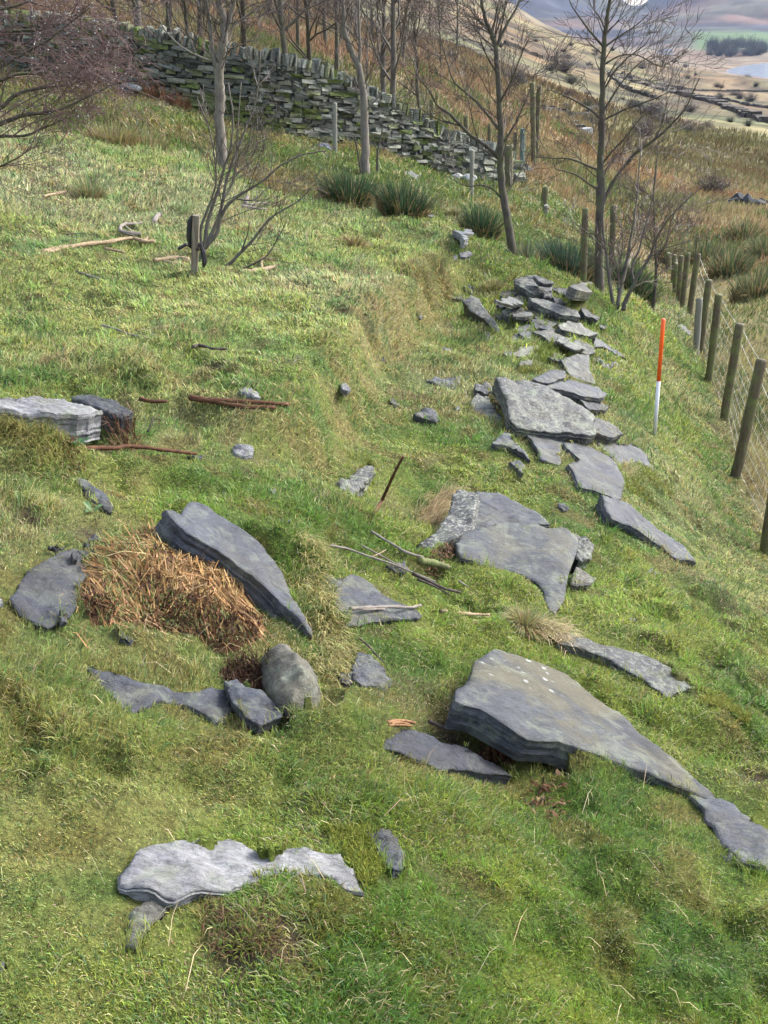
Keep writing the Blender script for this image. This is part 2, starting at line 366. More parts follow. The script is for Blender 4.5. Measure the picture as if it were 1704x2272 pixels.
# ---------------------------------------------------------------- ground colours (true surface colours, by kind of vegetation)
FA, FH = pt(1630, 1065, 9.6)[:2], pt(1503, 684, 21)[:2]
_fd = (FH-FA)/np.linalg.norm(FH-FA)
def fence_side(x, y):   # metres to the right of the fence line
    return (x-FA[0])*_fd[1]-(y-FA[1])*_fd[0]
_wallpx = [(-700,95,26),(-300,115,24.8),(-200,120,24.5),(0,150,23.4),(152,170,22.8),(275,188,22.3),(409,231,22),(485,258,22),(600,290,22.1),(712,315,22.6),(860,338,23.6),(929,362,24.2),(994,387,24.8),(1030,395,25.2),(1130,405,26.3),(1195,408,27)]
WALL = np.array([pt(*p) for p in _wallpx])
_wth = np.arctan2(WALL[:, 0], WALL[:, 1]); _wr = np.hypot(WALL[:, 0], WALL[:, 1])
_bp = hit([-200,0,150,310,480,560,700,850,980,1100,1200,1330,1430,1500], [300,302,308,325,372,430,455,484,500,552,595,652,680,690], H0)
_bth = np.arctan2(_bp[:, 0], _bp[:, 1]); _br = np.hypot(_bp[:, 0], _bp[:, 1])
def brow(th): return np.interp(th, _bth, _br)
def field_edge(th): return np.interp(th, np.append(_wth, [.23, .3, .5]), np.append(_wr, [24, 22, 20]))
def lerp(a, b, t): return a+(b-a)*np.asarray(t)[..., None]
cA = lambda *c: np.array(c, float)
def cover(x, y):
    """returns plant-cover colour (rgb) and weights"""
    rho = np.hypot(x, y); th = np.arctan2(x, y)
    n1 = fbm(x*.55, y*.55, 61, 4); n2 = fbm(x*2.2, y*2.2, 71, 4); n3 = fbm(x*7, y*7, 81, 3)
    green = lerp(cA(.195, .235, .052), cA(.11, .175, .036), sstep(-.2, .3, n2))
    green = lerp(green, cA(.27, .265, .12), sstep(-.05, .35, n1+.35*n3)*.75)
    green = lerp(green, cA(.17, .12, .045), sstep(.12, .45, n3+.5*n2)*.5)
    sd_, al_ = pl_dist(x, y, SC); green = lerp(green, cA(.27, .235, .09), np.exp(-((sd_+.03)/.13)**2)*sstep(0, .1, al_)*(1-sstep(.85, 1, al_))*sstep(-.25, .15, n3+.5*n2)*.8)      # tawny moss
    green = lerp(green, cA(.09, .155, .05), sstep(.1, .45, -n3+.5*n1)*.5)
    lawn = sstep(4.2, 6.5, rho)*(1-sstep(-.5, .8, rho-brow(th)))*sstep(-.6, .3, pl_dist(x, y, SC)[0])
    green = lerp(green, green*cA(1.12, 1.08, 1.25)+cA(.035, .032, .024), lawn)
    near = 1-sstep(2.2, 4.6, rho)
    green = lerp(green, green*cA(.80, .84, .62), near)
    dip = sstep(-.2, .6, rho-brow(th))
    green = lerp(green, lerp(cA(.085, .115, .028), cA(.15, .125, .05), sstep(-.2, .3, n1)), dip*.92)
    # beyond the fence and the wall
    k = rho/60
    m1 = fbm(x/3.5, y/3.5, 91, 5); m2 = fbm(x/14, y/14, 101, 5)
    bog = lerp(cA(0.255, 0.208, 0.111), cA(0.230, 0.145, 0.076), sstep(-.25, .25, m1))
    bog = lerp(bog, cA(0.136, 0.153, 0.060), sstep(.05, .35, m2+.4*m1)*.8)
    brk = lerp(cA(.225, .15, .09), cA(.20, .165, .095), sstep(-.2, .3, m1))
    brk = lerp(brk, cA(0.145, 0.162, 0.068), sstep(.1, .4, m2))
    b1 = lerp(brk, bog, sstep(.02, .22, th))
    w1 = fbm(x/22, y/22, 111, 5); w2 = fbm(x/75, y/75, 121, 4)
    hill = lerp(cA(0.168, 0.148, 0.088), cA(0.144, 0.100, 0.060), sstep(-.2, .3, w1))
    hill = lerp(hill, cA(0.084, 0.104, 0.044), sstep(-.05, .3, w2+.5*w1+.1*sstep(.12, .3, th)-.22-.5*sstep(300, 650, rho)))
    hill = hill*cA(.80, .76, .62); hill = lerp(hill, cA(.085, .085, .045), sstep(-.1, .3, fbm(x/35., y/35., 175, 5))*.55)
    hd = fbm(x/5., y/5., 171, 4)+.6*fbm(x/16., y/16., 172, 3); hill = lerp(hill, cA(.12, .075, .045), sstep(-.05, .35, fbm(x/12, y/30, 173, 4))*.6); hill = hill*np.clip(1+1.3*hd, .25, 2)[..., None]; hill = lerp(hill, cA(.055,.05,.035), sstep(.22, .42, fbm(x/9., y/9., 181, 4)+.25*w1)*.8)
    far = lerp(cA(0.132, 0.084, 0.052), cA(0.144, 0.120, 0.080), sstep(-.2, .3, fbm(x/60, y/60, 131, 5)))
    mt = lerp(cA(.028,.030,.040), cA(.085,.05,.035), sstep(-.1, .3, fbm(x/230, y/230, 141, 6)))
    mt = lerp(mt, cA(0.06, 0.065, 0.04), sstep(.05, .35, fbm(x/300+y/200, y/300-x/200, 151, 6))*.7)
    mt = mt*np.clip(1+1.6*fbm(x/45, y/45, 191, 5), .3, 2.2)[..., None]; far = far*np.clip(1+1.0*fbm(x/14, y/14, 193, 5), .4, 1.8)[..., None]
    mound = sstep(.15, .24, th)*sstep(50, 66, rho+14*m2)*(1-sstep(125, 150, rho))
    b1 = lerp(b1, lerp(cA(.13, .135, .06), cA(.075, .08, .035), sstep(-.1, .25, m1)), mound*.5)
    out = lerp(b1*cA(.9, .9, .88), hill, sstep(60, 120, rho+25*m2)); out = lerp(out, far, sstep(420, 620, rho)); out = lerp(out, mt, sstep(1350, 1700, rho+250*fbm(x/150, y/150, 161, 3)))
    gh = sstep(1330, 1450, rho)*(1-sstep(1800, 1950, rho))*sstep(.262, .275, th)       # bright pasture on the knoll by the lake
    out = lerp(out, cA(0.075, 0.125, 0.045), gh)
    inf = np.minimum(1-sstep(-.15, .25, fence_side(x, y)), 1-sstep(-.6, .8, rho-field_edge(th)))
    fr = sstep(0, .3, fence_side(x, y))*(1-sstep(2.5, 6, fence_side(x, y)+1.5*m1))*(1-sstep(20, 26, rho))
    out = lerp(out, cA(.31, .29, .14), fr*.8)
    return lerp(out, green, inf), inf

STONES_XY = []      # outlines of the bedded stones, filled in before the turf is laid

# ---------------------------------------------------------------- bedded stones (outlines read off the photograph, set at their own distance, size and thickness)
def slab(name, label, px, thick, mat='slate', lift=.04, n=None, tilt=(0, 0), rough=.006, steps=.006, group=None, cat='stone', dome=0., r=None, under=1.0, bevel=.003, cull=True):
    px = np.array(px, float)
    G = hit(px[:, 0], px[:, 1], Hs) if r is None else pt(px[:, 0], px[:, 1], r)
    c = G.mean(0)
    if n is None:
        e = .35; hx = H0([c[0]-e, c[0]+e, c[0], c[0]], [c[1], c[1], c[1]-e, c[1]+e])
        n = np.array([-(hx[1]-hx[0])/(2*e), -(hx[3]-hx[2])/(2*e), 1.0]); n[0] += tilt[0]; n[1] += tilt[1]
        if r is None and len(G) >= 5:
            A_ = np.column_stack([G[:, 0]-c[0], G[:, 1]-c[1], np.ones(len(G))]); sl = np.linalg.lstsq(np.vstack([A_, [[.15, 0, 0], [0, .15, 0]]]), np.concatenate([G[:, 2]-c[2], [-.15*(n[0]-tilt[0]), -.15*(n[1]-tilt[1])]]), rcond=None)[0]
            n = np.array([-sl[0]+tilt[0], -sl[1]+tilt[1], 1.0])
    n = np.array(n, float); n /= np.linalg.norm(n)
    c0 = c+n*lift
    D = ray(px[:, 0], px[:, 1]); o = np.array([0, 0, CAMZ]); t = ((c0-o)@n)/(D@n); Wp = o+D*t[:, None]
    ux = np.cross([0, 1, 0], n); ux /= np.linalg.norm(ux); uy = np.cross(n, ux); ctr = Wp.mean(0)
    L = np.stack([(Wp-ctr)@ux, (Wp-ctr)@uy], -1)
    if np.sum(L[:, 0]*np.roll(L[:, 1], -1)-np.roll(L[:, 0], -1)*L[:, 1]) < 0: L = L[::-1]
    per = np.linalg.norm(np.roll(L, -1, 0)-L, axis=1).sum(); h = max(per/90, .008); sd_ = int(abs(L).sum()*1000) % 9999
    B = []
    for i in range(len(L)):
        a, b = L[i], L[(i+1) % len(L)]; m = max(1, int(round(np.linalg.norm(b-a)/h)))
        for k in range(m): B.append(a+(b-a)*k/m)
    B = np.array(B); nb = len(B)
    rag = h*.9
    dB = np.roll(B, -1, 0)-np.roll(B, 1, 0); nrm = np.stack([dB[:, 1], -dB[:, 0]], -1); nrm /= np.linalg.norm(nrm, axis=1, keepdims=True)+1e-9
    rs = np.random.default_rng(sd_); kn = np.unique(np.concatenate([[0], np.cumsum(rs.integers(2, 7, nb))])); kn = kn[kn < nb]; ko = rs.normal(0, 1, len(kn))
    B = B+nrm*(np.interp(np.arange(nb), np.append(kn, nb), np.clip(np.append(ko, ko[0]), -1.3, 1.3))*rag*.42)[:, None]
    mn, mx = B.min(0), B.max(0); hg = max(math.sqrt((mx[0]-mn[0])*(mx[1]-mn[1])/1100), h*.6)
    gx, gy = np.meshgrid(np.arange(mn[0], mx[0], hg), np.arange(mn[1], mx[1], hg)); gx = gx.ravel()+rng.uniform(-.3, .3, gx.size)*hg; gy = gy.ravel()+rng.uniform(-.3, .3, gy.size)*hg
    ins = inpoly(gx, gy, B); gx, gy = gx[ins], gy[ins]
    if len(gx):
        dd = np.sqrt(((np.stack([gx, gy], -1)[:, None]-B[None])**2).sum(-1)).min(1); k = dd > hg*.45; gx, gy, dd = gx[k], gy[k], dd[k]
    else: dd = np.zeros(0)
    P2 = np.vstack([B, np.stack([gx, gy], -1)]); dist = np.concatenate([np.zeros(nb), dd])
    vo, _, fo, *_ = delaunay_2d_cdt([Vector(p) for p in P2], [(i, (i+1) % nb) for i in range(nb)], [list(range(nb))], 1, 1e-6)
    size = math.sqrt((mx[0]-mn[0])*(mx[1]-mn[1]))
    V2 = np.array([tuple(v) for v in vo]); nv = len(V2)
    if nv != len(P2):
        d3 = np.sqrt(((V2[:, None]-B[None])**2).sum(-1)).min(1); dist = d3
    s1 = fbm(V2[:, 0]/(size*.22), V2[:, 1]/(size*.22), sd_+5, 4)
    z = rough*1.6*s1 + rough*.5*fbm(V2[:, 0]/.03, V2[:, 1]/.03, sd_+6, 2)
    z = z - steps*1.2*np.floor(np.clip((fbm(V2[:, 0]/(size*.3), V2[:, 1]/(size*.3)*1.7, sd_+9, 3)+.5)*4, 0, 4))*.6
    z = z - bevel*np.exp(-dist/(bevel*1.1)) + dome*(1-np.exp(-dist/(size*.22)))
    co = [np.column_stack([V2, z])]; faces = [tuple(f) for f in fo]; sm = [1]*len(faces)
    # broken edge: beds stepping in and out
    K = 9 if thick > .04 else 5; base = nv; prev = list(range(nb)) if nv == len(P2) else None
    if prev is None:
        prev = [int(np.argmin(((V2-b)**2).sum(1))) for b in B]
    ang = np.arange(nb)
    fs_ = np.sort(rs.uniform(.04, .96, K-1)); fs_ = np.append(fs_, 1.0)
    for k in range(1, K+1):
        f = fs_[k-1]; off = (fbm(B[:, 0]/(h*4)+k*7.7, B[:, 1]/(h*4)-k*3.1, sd_+k, 2)*.006 + (rng.random()-.5)*.010)*min(1, thick/.08) - (.15*thick*f*f if under > 0 else 0)
        zz = z[prev if k == 1 else 0] if False else 0
        ring = np.column_stack([B+nrm*off[:, None], np.full(nb, -thick*f)+(z[:nb] if nv == len(P2) else 0)*(1-f)+fbm(B[:, 0]/(h*5), B[:, 1]/(h*5), sd_+77+k, 2)*.18*thick/K])
        st = nv+(k-1)*nb; co.append(ring); cur = list(range(st, st+nb))
        for i in range(nb):
            j = (i+1) % nb
            if prev[i] != prev[j]: faces.append((prev[i], cur[i], cur[j], prev[j])); sm.append(0)
        prev = cur
    co = np.vstack(co); faces.append(tuple(prev)); sm.append(0)
    me = bpy.data.meshes.new(name); me.from_pydata([tuple(q) for q in co], [], faces)
    me.polygons.foreach_set('use_smooth', np.array(sm, bool))
    me.update()
    ob = link(name, me, M[mat])
    R = Matrix((ux, uy, n)).transposed().to_4x4(); R.translation = Vector(ctr); ob.matrix_world = R
    tag(ob, label, cat, group)
    xy = (ctr+B[:, :1]*ux+B[:, 1:]*uy)
    # bed the outline in the turf
    if cull: STONES_XY.append((xy[:, :2], (c0, n)))
    return ob

def zz_(pts, s, ox, oy): return [(ox+s*q[0], oy+s*q[1])+tuple(q[2:]) for q in pts]
def z1(pts): return zz_(pts, .3617, 900, 550)
def z2(pts): return zz_(pts, .4219, 0, 850)
def z3(pts): return zz_(pts, .3617, 600, 950)
def z4(pts): return zz_(pts, .4846, 900, 1000)
def z5(pts): return [(.5425*a, 1550+.5425*b) for a, b in pts]
def z6(pts): return [(1104+.3617*a, 400+.3617*b) for a, b in pts]
def zb(pts): return zz_(pts, .3617, 560, 350)

S = slab
# --- foreground
S('flat_stone', 'pale grey-white slab half under turf, nearest to the viewer, low in the picture', z5([(490,700),(560,620),(620,590),(780,590),(940,560),(1010,575),(1090,600),(1210,610),(1390,620),(1440,680),(1488,785),(1425,768),(1370,715),(1290,700),(1190,706),(1100,704),(1010,728),(940,760),(800,765),(720,800),(580,770),(500,740)]), .05, 'slate_pale', 0.028, rough=.012)
S('flat_stone', 'brownish scrap of slab showing through moss just below the pale grey-white slab', z5([(540,860),(600,820),(700,830),(640,880),(590,940),(560,1010),(510,1000)]), .05, 'boulder', 0.013)
S('flat_stone', 'small dark grey-green stone in moss to the right of the pale foreground slab', z5([(1505,530),(1570,515),(1630,555),(1659,620),(1655,690),(1610,705),(1560,640)]), .06, 'slate', 0.019, dome=.01)
S('stone_block', 'thick dark block with white lichen spots on its raised left end', z4([(215,1150),(340,960),(410,890),(500,920),(740,1020),(900,1130),(1040,1230),(1150,1320),(1250,1410),(1380,1530),(1440,1600),(1345,1560),(1200,1500),(1060,1460),(940,1400),(800,1345),(700,1310),(570,1300),(340,1175)]), .095, 'slate_spots', .075, tilt=(.16, .04), rough=.010, steps=.004)
S('flat_stone', 'long dark slab running out of the right edge below the white-spotted block', z4([(1270,1425),(1350,1500),(1440,1578),(1560,1650),(1680,1755),(1800,1865),(1800,2015),(1659,1920),(1540,1885),(1490,1810),(1430,1720),(1360,1630),(1300,1560)]), .07, 'slate', 0.026, rough=.008)
S('flat_stone', 'flat blue-grey slab with a scrap of bark on it, lying left of the white-spotted block', z3([(690,1935),(820,1850),(900,1845),(1010,1880),(1110,1910),(1382,2035),(1500,2090),(1490,2140),(1230,2070),(1060,2090),(900,2035)]), .06, 'slate_dark', 0.022)
S('flat_stone', 'blue-grey slab with a rotten stick lying along its lower edge', z3([(330,870),(390,900),(440,912),(500,895),(600,920),(680,980),(800,1060),(935,1125),(900,1150),(700,1165),(490,1195),(470,1200),(400,1110),(370,1000)]), .06, 'slate', 0.026)
S('flat_stone', 'small blue-grey flake right of the rounded boulder', z3([(540,1360),(620,1390),(700,1460),(750,1540),(720,1600),(640,1560),(560,1560),(500,1490)]), .03, 'slate', 0.017)
S('flat_stone', 'dark green-grey chip between the rounded boulder and a blue-grey flake', z3([(415,1480),(500,1490),(510,1555),(460,1565)]), .03, 'slate_dark', 0.016)
S('flat_stone', 'small grey flake beside the dry stalks above the slab with the stick', z3([(720,825),(820,808),(850,850),(820,885)]), .03, 'slate', 0.016)
S('flat_stone', 'ragged flaking stone behind the upright red-brown stick', z3([(400,320),(480,280),(530,255),(600,200),(665,225),(650,262),(580,310),(545,380),(520,430),(490,420),(440,370)]), .08, 'slate_lichen', 0.026, rough=.015, steps=.012)
S('flat_stone', 'tall raised slab with a pale broken front edge leaning beside the straw heap', z2([(885,645),(925,650),(968,672),(975,645),(1030,605),(1100,635),(1250,740),(1400,860),(1470,960),(1560,1100),(1645,1315),(1560,1225),(1330,1000),(1170,885),(1020,790),(900,700)]), .14, 'slate', .14, tilt=(.22, -.10), rough=.008, steps=.006, under=0)
S('flat_stone', 'dark wet slab left of the straw heap', z2([(60,1130),(150,970),(290,910),(380,860),(460,880),(480,1000),(430,1040),(410,1150),(340,1240),(250,1275),(150,1240)]), .05, 'slate_dark', 0.019, rough=.010)
S('flat_stone', 'cracked blue-grey slab below the straw heap, its middle bridged by turf', z2([(450,1480),(560,1500),(700,1565),(880,1590),(960,1610),(1040,1610),(1110,1598),(1200,1595),(1245,1690),(1210,1770),(1130,1775),(1030,1700),(900,1660),(820,1665),(700,1745),(640,1730),(590,1640)]), .05, 'slate', 0.019, rough=.01)
S('flat_stone', 'pointed dark flake with a rusty spot leaning against the rounded boulder', z2([(1185,1545),(1250,1535),(1280,1575),(1340,1600),(1400,1630),(1490,1710),(1475,1760),(1370,1792),(1300,1755),(1230,1655)]), .035, 'slate', 0.039, tilt=(.1, .1))
S('boulder', 'rounded greenish-brown boulder at the foot of the straw heap', [(585,1445),(605,1431),(650,1445),(690,1478),(717,1525),(712,1560),(690,1580),(640,1575),(610,1550),(595,1500)], .12, 'boulder', 0.039, dome=.09, rough=.02, steps=0, cat='boulder', bevel=.02)
S('slate_stone', 'smooth finger-shaped grey stone below the big slab at the left edge', z2([(398,490),(430,488),(480,515),(560,580),(598,630),(590,662),(545,645),(450,570)]), .05, 'slate', 0.026, dome=.012)
S('slate_stone', 'small rounded pale stone in the grass right of the big slab at the left edge', z2([(1222,335),(1250,320),(1290,316),(1335,333),(1335,370),(1290,378),(1240,362)]), .05, 'slate_pale', 0.016, dome=.015)
S('stone_chip', 'narrow dark chip poking from the front of the straw heap', z2([(600,1268),(650,1283),(710,1335),(690,1345),(640,1340)]), .03, 'slate_dark', 0.039)
S('stone_chip', 'little pointed chip on the dark wet slab', z2([(318,1175),(370,1200),(360,1238),(325,1238)]), .03, 'slate', 0.039)
S('stone_chip', 'thin flat chip at the top of the dark wet slab', z2([(450,812),(500,796),(570,810),(560,828),(460,828)]), .02, 'slate', 0.029)
S('stone_chip', 'small cube of slate lying on the dark wet slab', z2([(378,880),(415,885),(418,915),(382,915)]), .03, 'slate_dark', 0.039)
S('flat_stone', 'massive slab with white lichen on its broken edge at the left border', z2([(-160,40),(0,50),(200,58),(340,66),(450,85),(535,130),(480,150),(300,150),(0,130),(-160,120)]), .14, 'slate_pale', .17, tilt=(.04, -.10), rough=.012, under=0, steps=.01)
S('flat_stone', 'dark pointed slab end sticking out behind the massive slab at the left border', z2([(380,62),(480,55),(620,90),(650,115),(700,148),(640,160),(560,140),(480,110)]), .10, 'slate_dark', .13, tilt=(.0, -.1), under=0)
# --- middle
S('flat_stone', 'scaly white-speckled slab tilted up beside the broad dark slab', z4([(235,172),(330,185),(325,260),(305,340),(230,400),(100,460),(45,480),(45,450),(150,350),(200,250)]), .09, 'slate_speck', .10, tilt=(-.5, -.1), rough=.014)
S('flat_stone', 'blue-grey slab with a mossy fringe behind the broad dark slab', z4([(325,183),(420,188),(520,230),(600,275),(665,328),(560,332),(460,345),(400,360),(310,370)]), .08, 'slate', .08, tilt=(0, -.05))
S('flat_stone', 'broad dark slab tapering to a point at its lower end, middle of the picture', z4([(225,415),(270,380),(330,350),(460,325),(600,318),(650,342),(720,333),(785,400),(788,480),(745,600),(690,740),(660,715),(640,640),(600,590),(540,552),(400,520),(260,485)]), .11, 'slate_olive', .14, tilt=(.02, -.22), rough=.010)
S('stone_block', 'layered block at the right shoulder of the broad dark slab', z4([(760,368),(830,383),(868,430),(862,470),(800,490),(780,460)]), .11, 'slate_lichen', .10, steps=.012)
S('stone_block', 'greenish wedge-shaped stone beneath the layered block', z4([(785,520),(872,570),(850,600),(760,600)]), .09, 'boulder', .07)
S('flat_stone', 'long pale lichened slab above the white-spotted block', z4([(680,828),(750,826),(900,878),(1100,935),(1220,985),(1335,1075),(1270,1090),(1195,1112),(1130,1070),(1090,1030),(940,960),(800,900),(700,870)]), .06, 'slate_lichen', 0.026)
S('stone_chip', 'tiny grey chip in the grass left of the long narrow slab', z4([(700,240),(725,235),(755,262),(725,268)]), .03, 'slate', 0.019)
S('flat_stone', 'long narrow slab with a dark left side below the broad flat slab', [(1333,1096),(1360,1100),(1407,1122),(1455,1158),(1500,1190),(1548,1246),(1500,1232),(1440,1192),(1400,1165),(1362,1143)], .09, 'slate', .07, tilt=(.0, -.05), steps=.008)
S('flat_stone', 'broad flat blue-grey slab at the foot of the stone pile', z1([(975,1190),(1040,1183),(1090,1208),(1200,1222),(1280,1310),(1338,1400),(1335,1530),(1200,1500),(1060,1465),(1030,1370),(1000,1330),(1075,1290)]), .07, 'slate', 0.039)
S('flat_stone', 'flat slab behind and right of the broad flat blue-grey slab', z1([(1165,1180),(1260,1190),(1410,1200),(1480,1270),(1525,1355),(1400,1325),(1310,1350),(1270,1290),(1200,1215)]), .06, 'slate', 0.026)
S('flat_stone', 'pointed slab hanging down from under the great lichened slab', z1([(725,1100),(1000,1120),(1045,1160),(960,1200),(945,1315),(830,1290),(780,1190)]), .06, 'slate', 0.032)
S('flat_stone', 'great thick lichened slab resting on top of the stone pile', z1([(550,795),(650,793),(800,818),(920,878),(1030,928),(1165,1022),(1168,1120),(1130,1135),(900,1105),(700,1075),(655,1030),(628,930),(600,860)]), .12, 'slate_lichen', .26, tilt=(-.02, -.18), rough=.016, steps=.012)
S('flat_stone', 'lichened slab corner sticking out right of the great lichened slab', z1([(1165,1030),(1240,1062),(1300,1098),(1335,1135),(1270,1160),(1160,1130)]), .09, 'slate_olive', .14, tilt=(0, -.1))
S('flat_stone', 'grey slab tucked behind the great lichened slab', z1([(870,842),(1000,798),(1130,830),(1235,890),(1225,912),(1110,905),(1020,880)]), .09, 'slate', .15, tilt=(0, -.05))
S('flat_stone', 'dark slab edge below the grey slab on the right of the pile', z1([(1060,925),(1180,930),(1255,970),(1230,992),(1130,985)]), .08, 'slate_dark', .06)
S('flat_stone', 'upright-leaning triangular slab in the middle of the stone pile', z1([(955,680),(1060,642),(1133,648),(1133,750),(1185,835),(1060,812),(1010,780)]), .06, 'slate_olive', .10, tilt=(.05, -.25))
S('flat_stone', 'small layered slab left of the triangular slab', z1([(785,795),(840,770),(875,738),(980,745),(988,785),(890,825),(810,812)]), .07, 'slate', .08)
S('stone_block', 'stone wedge bedded left of the great lichened slab', z1([(400,930),(440,882),(500,900),(540,960),(610,1055),(520,1062),(410,990)]), .10, 'slate_lichen', .06, tilt=(-.15, -.2))
S('slate_stone', 'small dark stone behind the wedge left of the great lichened slab', z1([(430,830),(550,840),(552,865),(490,885),(425,858)]), .06, 'slate', .06)
S('flat_stone', 'thin low layered stone in the turf left of the stone pile', z1([(130,800),(180,782),(230,790),(330,785),(342,825),(290,850),(200,822)]), .06, 'slate', 0.032, steps=.01)
S('slate_stone', 'small pyramid-shaped dark stone left of the stone pile', z1([(48,1022),(120,975),(180,985),(212,1045),(190,1062),(100,1040)]), .06, 'slate_dark', 0.032, dome=.03)
S('flat_stone', 'thin slanting slab in the moss left of the pointed slab', z1([(535,1190),(605,1115),(640,1130),(700,1205),(770,1295),(710,1250),(640,1205)]), .05, 'slate', 0.039)
S('slate_stone', 'small upright block of slate above the broad flat slab, on its left', z1([(640,1302),(705,1303),(737,1335),(722,1385),(690,1350)]), .07, 'slate', 0.039)
S('flat_stone', 'grey slab across the pile, above the triangular slab', z1([(785,505),(850,495),(900,500),(1000,550),(1150,598),(1168,638),(1120,650),(1000,612),(880,572),(830,530)]), .07, 'slate_olive', .09, tilt=(0, -.12))
S('flat_stone', 'squarish bluish slab on the left of the upper pile', z1([(635,565),(660,520),(690,480),(782,463),(782,550),(760,572),(640,582)]), .05, 'slate', 0.039, tilt=(0, -.1))
S('flat_stone', 'thin slab between the squarish bluish slab and the long raised beam of slate', z1([(768,428),(850,438),(925,500),(880,505),(790,480)]), .05, 'slate', .06)
S('long_stone', 'long raised beam of slate lying across the upper pile', z1([(758,300),(850,308),(960,350),(1062,388),(1075,420),(950,400),(850,365),(775,330)]), .11, 'slate_lichen', .17, tilt=(0, -.1))
S('stone_block', 'lichened slab set upright on edge at the left of the upper pile', z1([(350,322),(400,290),(440,305),(500,380),(592,500),(590,535),(545,510),(470,430),(395,380)]), .20, 'slate_lichen', .22, tilt=(-.2, -.3), under=0)
S('flat_stone', 'flaking slab at the very top of the stone pile', z1([(665,185),(700,170),(790,158),(900,215),(895,240),(830,262),(780,270),(700,230)]), .13, 'slate_lichen', .12, steps=.016)
S('flat_stone', 'narrow slab at the back of the top of the pile', z1([(790,168),(830,172),(915,205),(900,216),(820,205)]), .05, 'slate', .16)
S('flat_stone', 'flat grey slab left of the low grey boulder at the top of the pile', z1([(900,242),(960,235),(1000,250),(1065,295),(1020,306),(930,268)]), .05, 'slate', 0.032)
S('boulder', 'low grey boulder with a white patch right of the pile top', z1([(1020,245),(1040,222),(1060,208),(1130,210),(1148,238),(1110,268),(1060,262)]), .10, 'boulder', 0.039, dome=.07, cat='boulder', steps=0)
S('stone_block', 'thick lichened slab with moss on its left end, right of the pile', z1([(938,470),(1000,443),(1080,460),(1110,490),(1182,528),(1120,540),(1000,505),(960,495)]), .09, 'slate_lichen', .09)
S('flat_stone', 'long low slab running down into the grass right of the pile', z1([(1160,540),(1200,565),(1320,640),(1400,692),(1330,668),(1210,602),(1160,600)]), .05, 'slate', 0.032)
S('slate_stone', 'small split block beside the lichened slab on edge', z1([(590,382),(640,350),(692,372),(690,395),(640,415),(600,400)]), .09, 'slate_lichen', .08)
S('slate_stone', 'thin dark stone at the end of the small split block', z1([(545,400),(575,395),(600,425),(580,435)]), .06, 'slate', 0.039)
S('slate_stone', 'mossy wedge under the left end of the long raised beam', z1([(700,380),(780,370),(850,372),(850,395),(760,400),(715,395)]), .08, 'boulder', .07)
S('slate_stone', 'low pale-topped stone above the squarish bluish slab', z1([(630,435),(690,428),(760,435),(762,452),(680,455),(635,448)]), .05, 'slate_lichen', 0.039)
S('flat_stone', 'brownish flat stone in moss in the middle of the pile', z1([(655,645),(720,600),(830,588),(812,622),(780,640),(730,662)]), .05, 'boulder', 0.032)
S('slate_stone', 'small mossy block below the brownish flat stone', z1([(700,692),(740,680),(778,690),(775,715),(705,712)]), .07, 'boulder', .06)
S('flat_stone', 'thin sliver of slate in moss left of the triangular slab', z1([(870,665),(900,662),(962,678),(955,690),(900,680)]), .03, 'slate', .06)
S('flat_stone', 'dark broken slivers right of the triangular slab', z1([(1140,660),(1180,655),(1275,720),(1262,733),(1200,705)]), .05, 'slate_lichen', 0.039, steps=.015)
S('flat_stone', 'flat bluish fragment behind the right end of the long raised beam', z1([(1080,365),(1110,375),(1190,425),(1185,440),(1110,410)]), .07, 'slate_dark', .08)
S('flat_stone', 'small flat grey fragment right of the thick moss-ended slab', z1([(1170,470),(1215,465),(1248,490),(1225,500)]), .03, 'slate', 0.026)
S('slate_stone', 'little pale stone beside the top left of the pile', z1([(665,300),(700,290),(735,300),(720,325),(690,330)]), .06, 'slate_lichen', .06)
# --- scattered in the lawn
S('slate_stone', 'small pale flat stone in the mossy hollow left of the pile', z1([(215,602),(250,600),(280,620),(275,640),(240,632)]), .03, 'slate_pale', 0.019)
S('flat_stone', 'bluish flat stone at the left foot of the lichened slab on edge', z1([(265,290),(330,285),(375,300),(350,315),(290,305)]), .04, 'slate', 0.026)
S('flat_stone', 'pale blue stone above the lichened slab on edge', z1([(355,235),(400,218),(430,235),(445,270),(400,280),(370,255)]), .05, 'slate', 0.026)
S('slate_stone', 'pale angular stone at the brow beside the third rush clump', zb([(1255,442),(1300,440),(1345,435),(1330,470),(1300,500),(1270,470)]), .08, 'slate_pale', .07)
S('slate_stone', 'little pale stone in the turf below the one at the brow', zb([(1270,575),(1330,568),(1352,585),(1310,602),(1275,598)]), .05, 'slate_pale', 0.026)
S('slate_stone', 'tiny pale stone in the turf by the straw tuft', zb([(1225,600),(1250,595),(1260,612),(1235,618)]), .04, 'slate_pale', 0.019)
S('slate_stone', 'pale stone under the tussock at the lawn edge, middle left', zb([(540,1382),(575,1378),(608,1412),(590,1422),(550,1405)]), .04, 'slate_pale', 0.022)
S('slate_stone', 'small grey pointed stone right of the red rotten log', zb([(835,1468),(860,1462),(905,1510),(880,1520),(845,1500)]), .04, 'slate', 0.026)
S('slate_stone', 'grey stone peeping from the lawn bank', zb([(1000,940),(1020,942),(1050,968),(1030,975)]), .04, 'slate', 0.019)
S('slate_stone', 'low flat stone half hidden in the lawn bank', zb([(775,1215),(815,1215),(830,1235),(795,1240)]), .04, 'slate', 0.019)
S('slate_stone', 'small pale stone above the red rotten log', z2([(1255,30),(1290,20),(1330,28),(1375,62),(1340,60),(1290,45)]), .04, 'slate_pale', 0.013)
S('stone_chip', 'tiny pale chip in the grass above the tall raised slab', z2([(1422,552),(1440,545),(1458,560),(1440,572)]), .02, 'slate_pale', 0.016)
